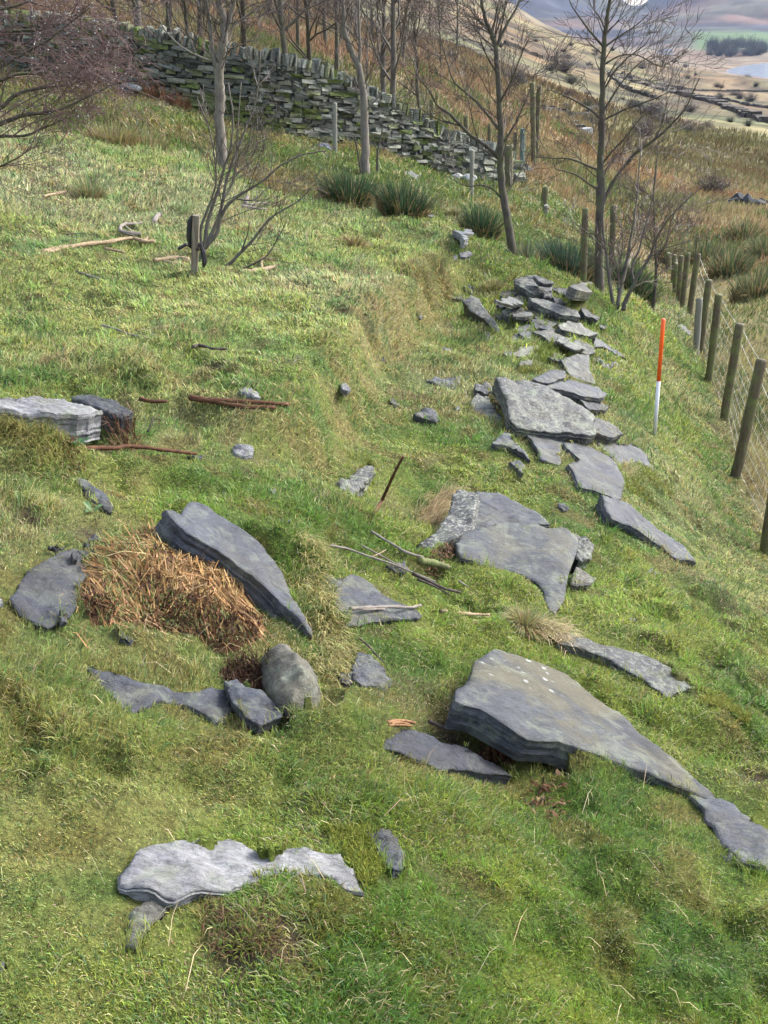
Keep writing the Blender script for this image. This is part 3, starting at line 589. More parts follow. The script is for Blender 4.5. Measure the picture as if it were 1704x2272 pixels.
S('flat_stone', 'flat stone under the fence by the old split post', z6([(1100,885),(1130,878),(1190,925),(1180,945),(1130,915)]), .05, 'slate', 0.026)
S('stone_chip', 'tiny white chip in the grass left of the ranging pole', z6([(800,925),(855,925),(855,934),(805,934)]), .03, 'slate_pale', 0.019)
S('slate_stone', 'flat mossy stone on the brow by the second rush clump', zb([(1060,350),(1100,345),(1130,352),(1100,362)]), .08, 'slate_lichen', .06)
S('flat_stone', 'fallen slab lying in the grass below the dry-stone wall', [(893,380),(915,378),(935,392),(925,395),(905,388)], .06, 'slate_lichen', 0.039)

# --- more fragments wedged in the pile
for (px, th, mt, lf, lb) in [
 (z1([(900,640),(955,640),(965,665),(905,662)]), .05, 'slate', .05, 'small flat fragment at the lower edge of the grey slab across the pile'),
 (z1([(1130,840),(1185,845),(1225,880),(1160,870)]), .05, 'slate_lichen', .10, 'small slab end between the triangular slab and the grey slab on the right'),
 (z1([(900,300),(955,310),(990,340),(925,335)]), .07, 'slate_dark', .08, 'dark fragment behind the long raised beam'),
 (z1([(830,255),(900,262),(905,290),(850,290)]), .08, 'slate', .07, 'blocky fragment between the pile top and the long raised beam'),
 (z1([(690,420),(755,405),(850,405),(860,425),(770,425)]), .05, 'slate', .03, 'flat shelf of slate under the mossy wedge'),
 (z1([(1010,1060+80),(1060,1135),(1090,1165),(1040,1165)]), .06, 'slate_dark', .05, 'dark fragment in the gap beneath the great lichened slab'),
 (z1([(1240,700),(1300,690),(1320,715),(1270,722)]), .03, 'slate', .02, 'bluish chip in the moss right of the dark broken slivers'),
 (z1([(600,640),(640,628),(665,650),(625,662)]), .04, 'slate', .03, 'little grey stone below the squarish bluish slab'),
 (z1([(480,520),(510,515),(540,560),(500,560)]), .05, 'slate_dark', .03, 'dark stone in the shade under the lichened slab on edge'),
 (z1([(300,970),(330,965),(345,985),(315,990)]), .03, 'slate_pale', .02, 'tiny pale stone between the pyramid stone and the wedge'),
 (z4([(1095,540),(1130,538),(1160,560),(1120,555)]), .02, 'slate_pale', .01, 'pale sliver in the grass right of the layered block'),
 (z4([(1025,760),(1060,765),(1062,782),(1030,775)]), .02, 'slate_pale', .01, 'pale chip in the open grass above the long pale slab'),
 (z4([(1440,1840),(1500,1830),(1540,1870),(1470,1870)]), .04, 'slate', .015, 'slate fragment in the turf at the lower left of the long dark slab'),
 (z2([(985,375),(1040,368),(1075,378),(1030,388)]), .03, 'slate_dark', .015, 'dark flat chip left of the ragged flaking stone'),
 (z2([(1490,705),(1530,715),(1510,735),(1480,725)]), .03, 'slate', .01, 'grey chip in the turf above the tall raised slab'),
 (z2([(258,850),(300,838),(350,845),(300,865)]), .02, 'slate_dark', .03, 'thin dark flake at the top left of the dark wet slab'),
 (z2([(440,838),(500,835),(560,850),(480,868)]), .03, 'slate', .03, 'broken flake on the upper corner of the dark wet slab'),
 (z2([(-60,1110),(10,1120),(25,1150),(-50,1160)]), .04, 'slate_pale', .02, 'pale stone cut by the left edge beside the dark wet slab'),
 (z5([(-40,990+60),(20,1050),(15,1090),(-40,1090)]), .03, 'slate', .01, 'small stone at the lower left edge of the picture'),
 (zb([(240,1215),(300,1200),(325,1220),(260,1240)]), .03, 'slate_dark', .015, 'dark wet stone at the bottom of the lawn'),
 (zb([(1420,1380),(1470,1370),(1490,1395),(1440,1400)]), .04, 'slate', .04, 'bluish stone beside the left end of the great slab'),
]: S('stone_chip' if th < .035 else 'slate_stone', lb, px, th, mt, lf)

_rf = np.random.default_rng(12)
_line = np.array([(1150,640),(1190,680),(1230,730),(1260,790),(1290,850),(1200,900),(1290,960),(1330,1010),(1350,1070)], float)
for k in range(48):
    t = _rf.uniform(0, len(_line)-1.001); i_ = int(t); c_ = _line[i_]+(_line[i_+1]-_line[i_])*(t-i_)+_rf.normal(0, 1, 2)*[42, 16]; sz = _rf.uniform(9, 24); a0 = _rf.uniform(0, 6.28); m_ = _rf.integers(4, 7)
    if (1085 < c_[0] < 1335 and 828 < c_[1] < 965) or c_[1] > 965: continue
    px = [(c_[0]+math.cos(a0+j*6.283/m_)*sz*_rf.uniform(.7, 1.3)*1.25, c_[1]+math.sin(a0+j*6.283/m_)*sz*_rf.uniform(.7, 1.3)*.5) for j in range(m_)]
    S('slate_fragment', 'small broken slate fragment lying among the larger slabs of the stone pile', px, .035, ['slate', 'slate_olive', 'slate_dark', 'slate_lichen'][k % 4], _rf.uniform(.02, .05), group='slate fragments in the stone pile', tilt=(_rf.normal(0, .12), _rf.normal(0, .12)))

# ---------------------------------------------------------------- ground sheet
_ov = [(705,1300,.035),(716,1350,.03),(1420,1520,.03),(1500,1805,.03),(255,1420,.03),(705,1200,.03)]
_op = hit([o[0] for o in _ov], [o[1] for o in _ov], Hs); OVER = [(_op[i][0], _op[i][1], o[2]) for i, o in enumerate(_ov) if o[2] > 0]
_ro = np.random.default_rng(5)
for poly, (c0_, n_) in STONES_XY:      # turf creeping over some edges
    sz_ = math.sqrt(np.prod(poly.max(0)-poly.min(0)))
    if abs(c0_[2]-Hs([c0_[0]], [c0_[1]])[0]) < .055 and sz_ > .18:
        for _ in range(2):
            q_ = poly[_ro.integers(0, len(poly))]; OVER.append((q_[0], q_[1], sz_*_ro.uniform(.04, .09)))
_mu = [(470,800,.10),(520,785,.12),(560,760,.06),(760,688,.07),(640,800,.09),(1685,1740,.12),(1670,1690,.08),(150,960,.14),(60,1140,.06),(1010,1600,.08),(1190,1690,.06),(560,1500,.09),(620,1490,.06),(200,1190,.07),(900,1225,.05),(1010,1210,.07),(820,1390,.06),(860,1500,.05),(300,1100,.07),(65,478,.12),(45,465,.06),(1345,1180,.07),(1210,1640,.05),(1640,1200,.08),(1585,945,.09),(1600,1070,.09),(1540,800,.1),(1150,965,.1),(1500,700,.3),(340,1020,.06),(930,1790,.05),(560,2110,.12),(620,2080,.08)]
_mq = hit([m[0] for m in _mu], [m[1] for m in _mu], Hs); MUD = [(_mq[i][0], _mq[i][1], m[2]*.8) for i, m in enumerate(_mu)]
def over_mask(x, y):
    m = np.zeros(len(x), bool); w = 1+.9*fbm(x*14, y*14, 801, 2)
    for ox, oy, r in OVER: m |= ((x-ox)**2+(y-oy)**2) < (r*w)**2
    return m
def bed_mask(x, y, grow=0.0):
    m = np.zeros(len(x), bool)
    for poly, zb_ in STONES_XY:
        c = poly.mean(0); R = np.abs(poly-c).max(0)+grow
        k = np.where((np.abs(x-c[0]) < R[0]) & (np.abs(y-c[1]) < R[1]))[0]
        if len(k): m[k] |= inpoly(x[k], y[k], c+(poly-c)*(1+grow))
    return m & ~over_mask(x, y)
_md = [(1215,1680,.12,.13),(650,1605,.05,.09),(600,1560,.03,.06),(720,1580,.05,.08),(1270,1700,.07,.18),(1330,1740,.07,.18),(1010,1625,-.08,.15),(1100,1660,-.04,.11),(160,968,-.12,.16),(60,1000,.08,.2),(700,1250,.05,.10),(725,1360,.05,.10),
 (330,1430,.035,.12),(560,1500,-.05,.10),(940,1245,-.05,.12),(1010,1660,-.03,.12),(640,2040,.05,.13),(560,1660,.03,.10),(880,1600,.05,.13),(300,1660,.04,.16),(1120,1290,.05,.16),
 (1480,1500,.04,.14),(1450,1080,.06,.25),(260,1060,-.06,.14),(320,1040,.05,.10),(750,1600,.05,.12),(1000,1830,.04,.16),(880,1450,-.03,.15),(780,1230,-.04,.15)]
_mp = hit([m[0] for m in _md], [m[1] for m in _md], Hs); MOUNDS = [(_mp[i][0], _mp[i][1], m[2], m[3]) for i, m in enumerate(_md)]
_nr = ray(1410, 10); NOTCH = math.atan2(_nr[0], _nr[1])
def bed_dist(x, y):
    out = np.full(len(x), .5)
    for poly, zt in STONES_XY:
        mn, mx = poly.min(0)-.3, poly.max(0)+.3
        k = np.where((x > mn[0]) & (x < mx[0]) & (y > mn[1]) & (y < mx[1]))[0]
        if not len(k): continue
        p = np.stack([x[k], y[k]], -1); q = poly[::2]; d = np.full(len(k), .5)
        for s in range(0, len(k), 20000): d[s:s+20000] = np.sqrt(((p[s:s+20000, None]-q[None])**2).sum(-1)).min(1)
        d = np.where(inpoly(x[k], y[k], poly), -d, d); out[k] = np.minimum(out[k], d)
    return out
def Hn(x, y):
    x = np.asarray(x, float).ravel(); y = np.asarray(y, float).ravel()
    z = Hs(x, y); b = bumps(x, y)
    near = np.hypot(x, y) < 16
    if near.any():
        idx = np.where(near)[0]; d = bed_dist(x[idx], y[idx]); k = sstep(0, .28, d); b[idx] = b[idx]*(.12+.88*k)

    z = z+b
    rho = np.hypot(x, y); mk = rho > 2200
    if mk.any(): z[mk] = np.minimum(z[mk], CAMZ+rho[mk]*(.0084+.01*((np.arctan2(x[mk], y[mk])-NOTCH)/.016)**2))
    if near.any():
        for (u, v, hh, rr) in MOUNDS: 
            cx, cy = u, v; q = (x[idx]-cx)**2+(y[idx]-cy)**2; z[idx] += hh*np.exp(-q/(rr*rr))
        for poly, (c0, nn) in STONES_XY:
            mn, mx = poly.min(0)-.16, poly.max(0)+.16
            k = np.where((x[idx] > mn[0]) & (x[idx] < mx[0]) & (y[idx] > mn[1]) & (y[idx] < mx[1]))[0]
            if not len(k): continue
            kk = idx[k]; px_, py_ = x[kk], y[kk]; pz = c0[2]-(nn[0]*(px_-c0[0])+nn[1]*(py_-c0[1]))/nn[2]
            ov = over_mask(px_, py_); ins = inpoly(px_, py_, poly); ov &= pz < Hs(px_, py_)+.06; io = ins & ov; z[kk[io]] = np.maximum(z[kk[io]], pz[io]+.006); ins &= ~ov; z[kk[ins]] = np.minimum(z[kk[ins]], pz[ins]-.03)
            out = ~ins & ~ov; dd = d[k][out]; z[kk[out]] = np.minimum(z[kk[out]], pz[out]+.002+np.where(dd < .12, .9*np.maximum(dd, 0), 9))
    return z
nth, nrho = 520, 900
ths = np.concatenate([np.linspace(-math.pi, -.62, 40, endpoint=False), np.linspace(-.62, .62, nth), np.linspace(.62, math.pi, 40, endpoint=False)[1:]])
rhos = np.concatenate([[.02], np.geomspace(.5, 40, 560), np.geomspace(40, 5200, nrho-560)[1:]])
TH, RH = np.meshgrid(ths, rhos); X = (np.sin(TH)*RH).ravel(); Y = (np.cos(TH)*RH).ravel(); Z = Hn(X, Y)
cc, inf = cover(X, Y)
rh = np.hypot(X, Y)
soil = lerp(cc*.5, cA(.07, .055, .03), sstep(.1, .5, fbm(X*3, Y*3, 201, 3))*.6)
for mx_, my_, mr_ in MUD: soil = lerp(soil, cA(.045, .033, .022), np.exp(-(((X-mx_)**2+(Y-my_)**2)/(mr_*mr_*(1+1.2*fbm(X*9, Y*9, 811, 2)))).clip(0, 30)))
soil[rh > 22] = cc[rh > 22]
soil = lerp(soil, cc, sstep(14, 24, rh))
nr, nc = TH.shape; i = np.arange(nr-1)[:, None]*nc; j = np.arange(nc)[None]; jn = (j+1) % nc
Q = np.stack([i+j, i+jn, i+nc+jn, i+nc+j], -1).reshape(-1, 4)
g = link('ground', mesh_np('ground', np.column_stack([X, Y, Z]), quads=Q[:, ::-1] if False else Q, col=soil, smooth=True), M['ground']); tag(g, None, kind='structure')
# lake
m, nt, b = new_mat('lake_water'); b.inputs['Base Color'].default_value = (.18, .22, .28, 1); b.inputs['Roughness'].default_value = .12
gg = N(nt, 'ShaderNodeNewGeometry'); bump(nt, b, noise(nt, gg.outputs['Position'], .3, 3, .5), .3, .5)
c_ = LAKE.mean(0); big = c_+(LAKE-c_)*1.15
lk = link('water', mesh_np('water', np.column_stack([big, np.full(len(big), LAKE_Z)]), faces=[tuple(range(len(big)))]), m); tag(lk, None, kind='structure')

# ---------------------------------------------------------------- blades, stalks, tubes
def blades(name, P, L, Wd, az, lean, col, mat, parent=None, wr=None, straight=False):
    """P roots; each blade is one bent tapering leaf"""
    n = len(P); s = np.stack([-np.sin(az), np.cos(az), np.zeros(n)], -1)
    tw = (az + rng.uniform(-1.2, 1.2, n)) if wr is None else az+wr; s = np.stack([-np.sin(tw), np.cos(tw), np.zeros(n)], -1)
    d = np.stack([np.cos(az), np.sin(az), np.zeros(n)], -1); upv = np.array([0, 0, 1.0])
    l1, l2 = (lean, lean) if straight else (lean*.7, lean*1.45)
    mid = P+(upv*np.cos(l1)[:, None]+d*np.sin(l1)[:, None])*(L*.55)[:, None]
    tip = mid+(upv*np.cos(l2)[:, None]+d*np.sin(l2)[:, None])*(L*.5)[:, None]
    w = (Wd*.5)[:, None]
    V = np.stack([P-s*w, P+s*w, mid+s*w*.8, mid-s*w*.8, tip], 1).reshape(-1, 3)
    b = np.arange(n)*5
    return link(name, mesh_np(name, V, quads=np.stack([b, b+1, b+2, b+3], -1), tris=np.stack([b+3, b+2, b+4], -1), col=np.repeat(col, 5, 0)), mat, parent)

def scatter(n, r0, r1, width=lambda r: .47+.75*np.exp(-(r-1)/2.4), p=0.0):
    r = np.exp(rng.uniform(math.log(r0), math.log(r1), n)); th = rng.uniform(-1, 1, n)*width(r)
    return np.sin(th)*r, np.cos(th)*r, r
def jcol(c, a=.18, hue=.10):
    n = len(c); return np.clip(c*(1+rng.normal(0, a, (n, 1)))*(1+rng.normal(0, hue, (n, 3))), .004, .9)

# turf
def turf():
    x, y, r = scatter(1150000, 1.0, 27)
    cv, inf = cover(x, y); k = (inf > rng.random(len(x))) & ~bed_mask(x, y, -.03)
    # bare trodden soil patches and the peat under the straw heap
    x, y, r, cv = x[k], y[k], r[k], cv[k]; n = len(x)
    bare = fbm(x*1.1+5, y*1.1, 301, 4); k = ~((bare > .47) & (rng.random(n) < .6)); x, y, r, cv = x[k], y[k], r[k], cv[k]; n = len(x)
    keep = np.ones(n, bool); u_ = rng.random(n); w_ = 1+1.2*fbm(x*9, y*9, 811, 2)
    for mx_, my_, mr_ in MUD: keep &= ~(np.exp(-((x-mx_)**2+(y-my_)**2)/(mr_*mr_*w_)) > .25+u_*.9)
    x, y, r, cv = x[keep], y[keep], r[keep], cv[keep]; n = len(x)
    z = Hn(x, y)
    cl = fbm(x*3.2, y*3.2, 311, 3); cl2 = fbm(x*9, y*9, 321, 2)
    L = (.012+.0040*r)*(1+.9*cl+.5*cl2)*rng.uniform(.6, 1.4, n); L = np.clip(L, .016, .2)
    L *= 1+.5*sstep(14.5, 18, r)*(1-sstep(19, 21, r))
    bd = bed_dist(x, y); L *= np.where(r < 16, .72+.28*sstep(.0, .09, bd), 1)
    L *= .85+.7*sstep(.1, .45, fbm(x*2.1, y*2.1, 315, 2)+.2*cl)
    Wd = np.maximum(.0021, .00085*r)*rng.uniform(.6, 1.4, n)
    # combed by the wind and the slope, different in each tuft
    az = -.5+2.6*fbm(x*1.3, y*1.3, 331, 3)*2+rng.normal(0, 1.1, n); lean = np.clip(rng.normal(.85, .35, n)+.3*cl2, .1, 1.35)
    c = jcol(cv*1.55, .34, .10)
    st = rng.random(n) < (.07+.14*sstep(.0, .5, fbm(x*1.7, y*1.7, 341, 3)+.35*cl)); c[st] = jcol(np.tile(cA(.46, .40, .22), (st.sum(), 1)), .25, .08)
    L[st] *= 1.25; lean[st] = np.clip(lean[st]+.3, 0, 1.45)
    dk = rng.random(n) < .10; c[dk] = jcol(np.tile(cA(.07, .15, .045), (dk.sum(), 1)), .25, .1); L[dk] *= 1.35
    br = (rng.random(n) < .04); c[br] = jcol(np.tile(cA(.17, .10, .05), (br.sum(), 1)), .3, .1)
    # distinct tussocks: longer leaves fanning from one root
    m = 3400; tx, ty, tr = scatter(m, 1.15, 15); ct, it = cover(tx, ty); kk = (it > .5) & ((tr < 4.2) | (rng.random(m) < .28)) & ~bed_mask(tx, ty, .05) & (fbm(tx*1.2, ty*1.2, 371, 3) > -.15); tx, ty, tr, ct = tx[kk], ty[kk], tr[kk], ct[kk]; m = len(tx); q = 42
    ts = rng.uniform(.5, 1.4, m); tc = ct*rng.uniform(.8, 1.2, (m, 1))*np.where(rng.random((m, 1)) < .3, np.array([[1.12, 1.0, .9]]), np.array([[.85, 1.05, .9]]))
    a2 = rng.uniform(0, 6.283, m*q); rr2 = np.repeat(ts*(.012+.006*tr), q)*np.sqrt(rng.random(m*q)); x2 = np.repeat(tx, q)+np.cos(a2)*rr2; y2 = np.repeat(ty, q)+np.sin(a2)*rr2; r2 = np.repeat(tr, q)
    k2 = ~bed_mask(x2, y2, 0); x2, y2, a2, r2, rr2 = x2[k2], y2[k2], a2[k2], r2[k2], rr2[k2]; L2 = (np.repeat(ts, q)[k2]*(.022+.0055*r2))*rng.uniform(.5, 1.2, len(x2)); c2 = jcol(np.repeat(tc, q, 0)[k2]*1.4, .25, .08)
    x = np.append(x, x2); y = np.append(y, y2); z = np.append(z, Hn(x2, y2)); L = np.append(L, L2); Wd = np.append(Wd, np.maximum(.0022, .0009*r2)); az = np.append(az, a2+rng.normal(0, .4, len(x2))); lean = np.append(lean, np.clip(rng.normal(.75, .25, len(x2)), .1, 1.3)); c = np.vstack([c, c2])
    # turf and moss creeping over the rims of the bedded stones
    fx, fy, fz, fa, fL, fc = [], [], [], [], [], []
    for poly, (c0, nn) in STONES_XY:
        cen = poly.mean(0); rc = math.hypot(*cen)
        if rc > 13: continue
        q0, q1 = poly, np.roll(poly, -1, 0); sl = np.linalg.norm(q1-q0, axis=1); per = sl.sum(); nn_ = int(per*1500/max(rc, 2)**.9)
        t = rng.uniform(0, per, nn_); cs = np.concatenate([[0], np.cumsum(sl)]); i = np.clip(np.searchsorted(cs, t)-1, 0, len(poly)-1); f = ((t-cs[i])/sl[i])[:, None]; p = q0[i]*(1-f)+q1[i]*f
        inw = cen-p; inw /= np.linalg.norm(inw, axis=1, keepdims=True)+1e-9
        pat = fbm(p[:, 0]*7, p[:, 1]*7, 381, 3); k = pat > -.05; p, inw, pat = p[k], inw[k], pat[k]
        moss = (fbm(p[:, 0]*5+9, p[:, 1]*5, 391, 2) > .08) & (rng.random(len(p)) < .7); off = np.where(moss, rng.uniform(-.05, .02, len(p))*np.clip(pat*3, .2, 1.5), rng.uniform(-.006, .03, len(p)))[:, None]
        p2 = p-inw*off; gz = Hn(p2[:, 0], p2[:, 1]); pz = c0[2]-(nn[0]*(p2[:, 0]-c0[0])+nn[1]*(p2[:, 1]-c0[1]))/nn[2]
        low = pz-gz < .06; isin = (off[:, 0] < 0); ok = np.where(isin, low, True); z_ = np.where(isin, pz-.004, gz)
        p2, z_, inw, moss = p2[ok], z_[ok], inw[ok], moss[ok]; m2 = len(p2)
        if not m2: continue
        fx.append(p2[:, 0]); fy.append(p2[:, 1]); fz.append(z_); fa.append(np.arctan2(inw[:, 1], inw[:, 0])+rng.normal(0, .9, m2)); fL.append(np.where(moss, .012+.002*rc, .026+.004*rc)*rng.uniform(.5, 1.3, m2))
        cg = cover(p2[:, 0], p2[:, 1])[0]*1.5; fc.append(jcol(np.where(moss[:, None], cA(.21, .22, .05), cg), .3, .09))
    x2, y2, z2_, a2, L2, c2 = map(np.concatenate, (fx, fy, fz, fa, fL, fc)); r2 = np.hypot(x2, y2)
    x = np.append(x, x2); y = np.append(y, y2); z = np.append(z, z2_); L = np.append(L, L2); Wd = np.append(Wd, np.maximum(.002, .0008*r2)); az = np.append(az, a2); lean = np.append(lean, np.clip(rng.normal(.7, .35, len(x2)), .05, 1.4)); c = np.vstack([c, c2])
    o = blades('grass', np.column_stack([x, y, z-.004]), L, Wd, az, lean, c, M['grass']); tag(o, None, kind='stuff')
    tag(o, 'short mossy turf of green and straw-coloured grass covering the hillside field', 'grass')
turf()

# long dead stems lying across the near turf
def stems():
    n = 600; x, y, r = scatter(n, 1.3, 6); k = ~bed_mask(x, y, 0); x, y, r = x[k], y[k], r[k]; n = len(x)
    c = jcol(np.tile(cA(.50, .42, .25), (n, 1)), .25, .08)
    o = blades('dead_grass_stems', np.column_stack([x, y, Hn(x, y)+.01]), rng.uniform(.03, .11, n), np.full(n, .0016)*np.maximum(1, r/3), rng.uniform(0, 6.28, n), rng.uniform(1.0, 1.4, n), c, M['rough'])
    tag(o, 'long bleached stems lying flat across the near turf', 'dead grass', kind='stuff')
stems()

# straw-coloured tussock fringes along the lawn bank and beside stones: long, drooping downhill
def drape(name, label, px, n, L, spread, col, az=None, wd=.004, kind='stuff', leanv=1.1):
    Gp = hit([p[0] for p in px], [p[1] for p in px], Hs)[:, :2]; seg = np.linalg.norm(np.diff(Gp, axis=0), axis=1); cum = np.concatenate([[0], np.cumsum(seg)])
    t = rng.uniform(0, cum[-1], n); x = np.interp(t, cum, Gp[:, 0])+rng.normal(0, spread, n); y = np.interp(t, cum, Gp[:, 1])+rng.normal(0, spread, n)
    k = (fbm(x*4, y*4, 401, 2) > -.12) & ~bed_mask(x, y, -.05); x, y = x[k], y[k]; n = len(x)
    a = rng.normal(-.6 if az is None else az, .6, n)
    o = blades(name, np.column_stack([x, y, Hn(x, y)]), L*rng.uniform(.5, 1.3, n), np.full(n, wd), a, np.clip(rng.normal(leanv, .3, n), .2, 1.5), jcol(np.tile(cA(*col), (n, 1)), .25, .08), M['rough'])
    tag(o, label, 'dry grass', kind=kind)
drape('dry_grass', 'yellowish tussocky grass drooping over the bank at the lawn edge', [(640,985),(700,930),(770,870),(820,800),(860,745),(905,700),(960,640),(1000,600)], 4500, .10, .10, (.34,.31,.13), wd=.006)
drape('dry_grass', 'pale straw grass hanging beside the scaly white-speckled slab', [(990,1080),(970,1110),(940,1160),(925,1195)], 1500, .10, .04, (.42,.33,.18), az=.1, wd=.0045)
drape('dry_grass', 'tan grass hanging over the right foot of the tall raised slab and the boulder', [(690,1200),(705,1290),(735,1370),(745,1450),(720,1500)], 1800, .07, .04, (.34,.31,.13), az=-.9, wd=.0032)
drape('dry_grass', 'bleached tuft where the long pale lichened slab begins', [(1185,1395),(1215,1400),(1240,1420)], 450, .10, .04, (.48,.40,.24), az=-.9, wd=.0035)
drape('dry_grass', 'mossy brown overhang of turf under the massive slab at the left border', [(-40,990),(30,985),(90,1000),(120,1040)], 2200, .08, .08, (.20,.19,.06), az=-1.4, wd=.0035)

# coarse brown grass beyond the fence and the wall
def roughs():
    x, y, r = scatter(270000, 8.5, 105, lambda r: .5+0*r)
    cv, inf = cover(x, y); k = (inf < .35*rng.random(len(x))+.1); x, y, r, cv = x[k], y[k], r[k], cv[k]; n = len(x)
    dens = fbm(x*.9, y*.9, 351, 3); fs = fence_side(x, y)
    tall = sstep(.8, 5, fs); near_f = (fs > -1) & (r < 26)
    T = np.where(near_f, .10+.33*tall, .26)*(1+.7*dens)*rng.uniform(.6, 1.3, n); T = np.clip(T*(1+.6*sstep(40, 90, r)), .05, .9); cv = cv*np.where(r > 60, .85, 1)[:, None]
    c = jcol(cv*1.3, .22, .07); gr = (fbm(x*.35, y*.35, 361, 3) > .1) & (rng.random(n) < .6) & (r < 60); c[gr] = jcol(np.tile(cA(.13, .17, .06), (gr.sum(), 1)), .25, .1)
    o = blades('rough_grass', np.column_stack([x, y, Hn(x, y)]), T, np.maximum(.004, .0012*r), -.3+rng.normal(0, 1.2, n), np.clip(rng.normal(.45, .3, n), 0, 1.3), c, M['rough'])
    tag(o, 'tall brown moor grass and bracken beyond the wire fence and the stone wall', 'rough grass', kind='stuff')
roughs()

def at(u, v, Hf=None): return hit([u], [v], Hf or Hn)[0]
# rush clumps: a fan of thin stiff stems
def rush(u, v, h, w, n, label, green=(.045, .085, .04), dead=.4, group=None, name='rush_clump', cat='rushes', r=None, lean=.33):
    c = at(u, v) if r is None else pt(u, v, r)
    if r is not None: c[2] = Hn([c[0]], [c[1]])[0]
    a = rng.uniform(0, 6.283, n); q = np.sqrt(rng.random(n)); x = c[0]+np.cos(a)*q*w*.35; y = c[1]+np.sin(a)*q*w*.35
    col = jcol(np.tile(cA(*green), (n, 1)), .3, .12); dd = rng.random(n) < dead; col[dd] = jcol(np.tile(cA(.36, .27, .14), (dd.sum(), 1)), .2, .08)
    P = np.column_stack([x, y, Hn(x, y)])-c; Lh = h*rng.uniform(.35, 1.12, n)*(1-.25*q); Lh[dd] *= .8
    rt = root(name, c, label, cat, group)
    ln = np.clip(lean*q*1.7+rng.normal(0, .17, n), 0, 1.3); ln[dd] += .25
    R = np.linalg.norm(c-np.array([0, 0, CAMZ]))
    g_ = ~dd
    wd = np.full(n, max(.004, .0009*R))
    blades('stems', P[g_], Lh[g_], wd[g_], a[g_], ln[g_], col[g_], M['rough'], rt)
    if dd.any(): blades('dead_stems', P[dd], Lh[dd], wd[dd], a[dd], ln[dd], col[dd], M['rough'], rt)
rush(772, 462, .62, .95, 2600, 'largest dark green rush clump, at the brow below the slim pale trunk')
rush(893, 484, .52, .75, 1700, 'second dark green rush clump, at the brow right of the largest one')
rush(1065, 528, .52, .65, 1300, 'rush clump just left of the leaning tree in the middle of the brow')
rush(1262, 600, .60, .95, 2400, 'broad bluish-green rush clump left of the straight tree trunk by the stake', (.05,.085,.055), .3, r=14.2)
rush(1172, 572, .38, .5, 700, 'pale grey-green rush tuft between the leaning tree and the broad clump', (.12,.15,.09), .4, r=13.8)
rush(1400, 655, .62, .8, 1700, 'dark rush clump behind the many-stemmed shrub near the fence', (.045,.08,.04), .3, r=15.5)
rush(1480, 625, .5, .8, 900, 'brownish-green rush clump behind the far fence posts', (.09,.10,.045), .5, r=26)
rush(200, 445, .36, .34, 420, 'spiky pale grass tuft on the lawn at upper left', (.20,.24,.11), .45, name='grass_tuft', cat='grass tuft', lean=.45)
rush(250, 330, .45, 1.0, 1700, 'wide band of tall tan grass at the brow under the hanging twigs', (.22,.21,.09), .6, name='grass_tuft', cat='grass tuft')
rush(330, 330, .30, .8, 700, 'low tan grass at the brow beside the tall tan band', (.20,.2,.09), .6, name='grass_tuft', cat='grass tuft')
rush(600, 405, .36, 1.3, 1700, 'tawny grass in the dip behind the brow right of the large trunk', (.20,.18,.08), .6, name='grass_tuft', cat='grass tuft', r=15.2)
rush(690, 430, .3, .8, 800, 'green tussock in the dip left of the largest rush clump', (.10,.14,.05), .4, name='grass_tuft', cat='grass tuft', r=14.6)
rush(785, 545, .17, .30, 600, 'round straw-coloured tussock on the lawn below the rushes', (.26,.24,.10), .5, name='grass_tuft', cat='grass tuft', lean=.75)
rush(835, 530, .14, .30, 500, 'greener tussock beside the round straw-coloured one', (.18,.22,.08), .3, name='grass_tuft', cat='grass tuft', lean=.75)
for (u, v, h, w_, lb) in [(920,600,.13,.55,'long low tussock across the lawn, upper middle'),(975,625,.13,.4,'yellow-green tussock at the right end of the long low one'),(1010,480,.22,.3,'small tan tuft behind the pale angular stone at the brow'),(1090,640,.10,.5,'bleached mossy hump left of the top of the stone pile'),(1165,1395,.12,.12,'small bleached tuft at the left end of the long pale slab')]:
    rush(u, v, h, w_, 900, lb, (.26,.25,.11), .4, name='grass_tuft', cat='grass tuft', lean=.85)
for (u, v, r_, lb) in [(1560,560,27,'rush clump in the brown bog nearest the far end of the fence'),(1620,600,24,'olive rush clump in the bog behind the tops of the nearer posts'),(1680,640,21,'dark rush clump at the right edge just beyond the wire netting'),(1650,545,31,'grey-green rush clump in the middle of the bog'),(1700,560,27,'rush clump cut by the right edge in the bog')]:
    rush(u, v, .7, 1.2, 900, lb, (.10,.125,.06), .5, r=r_)

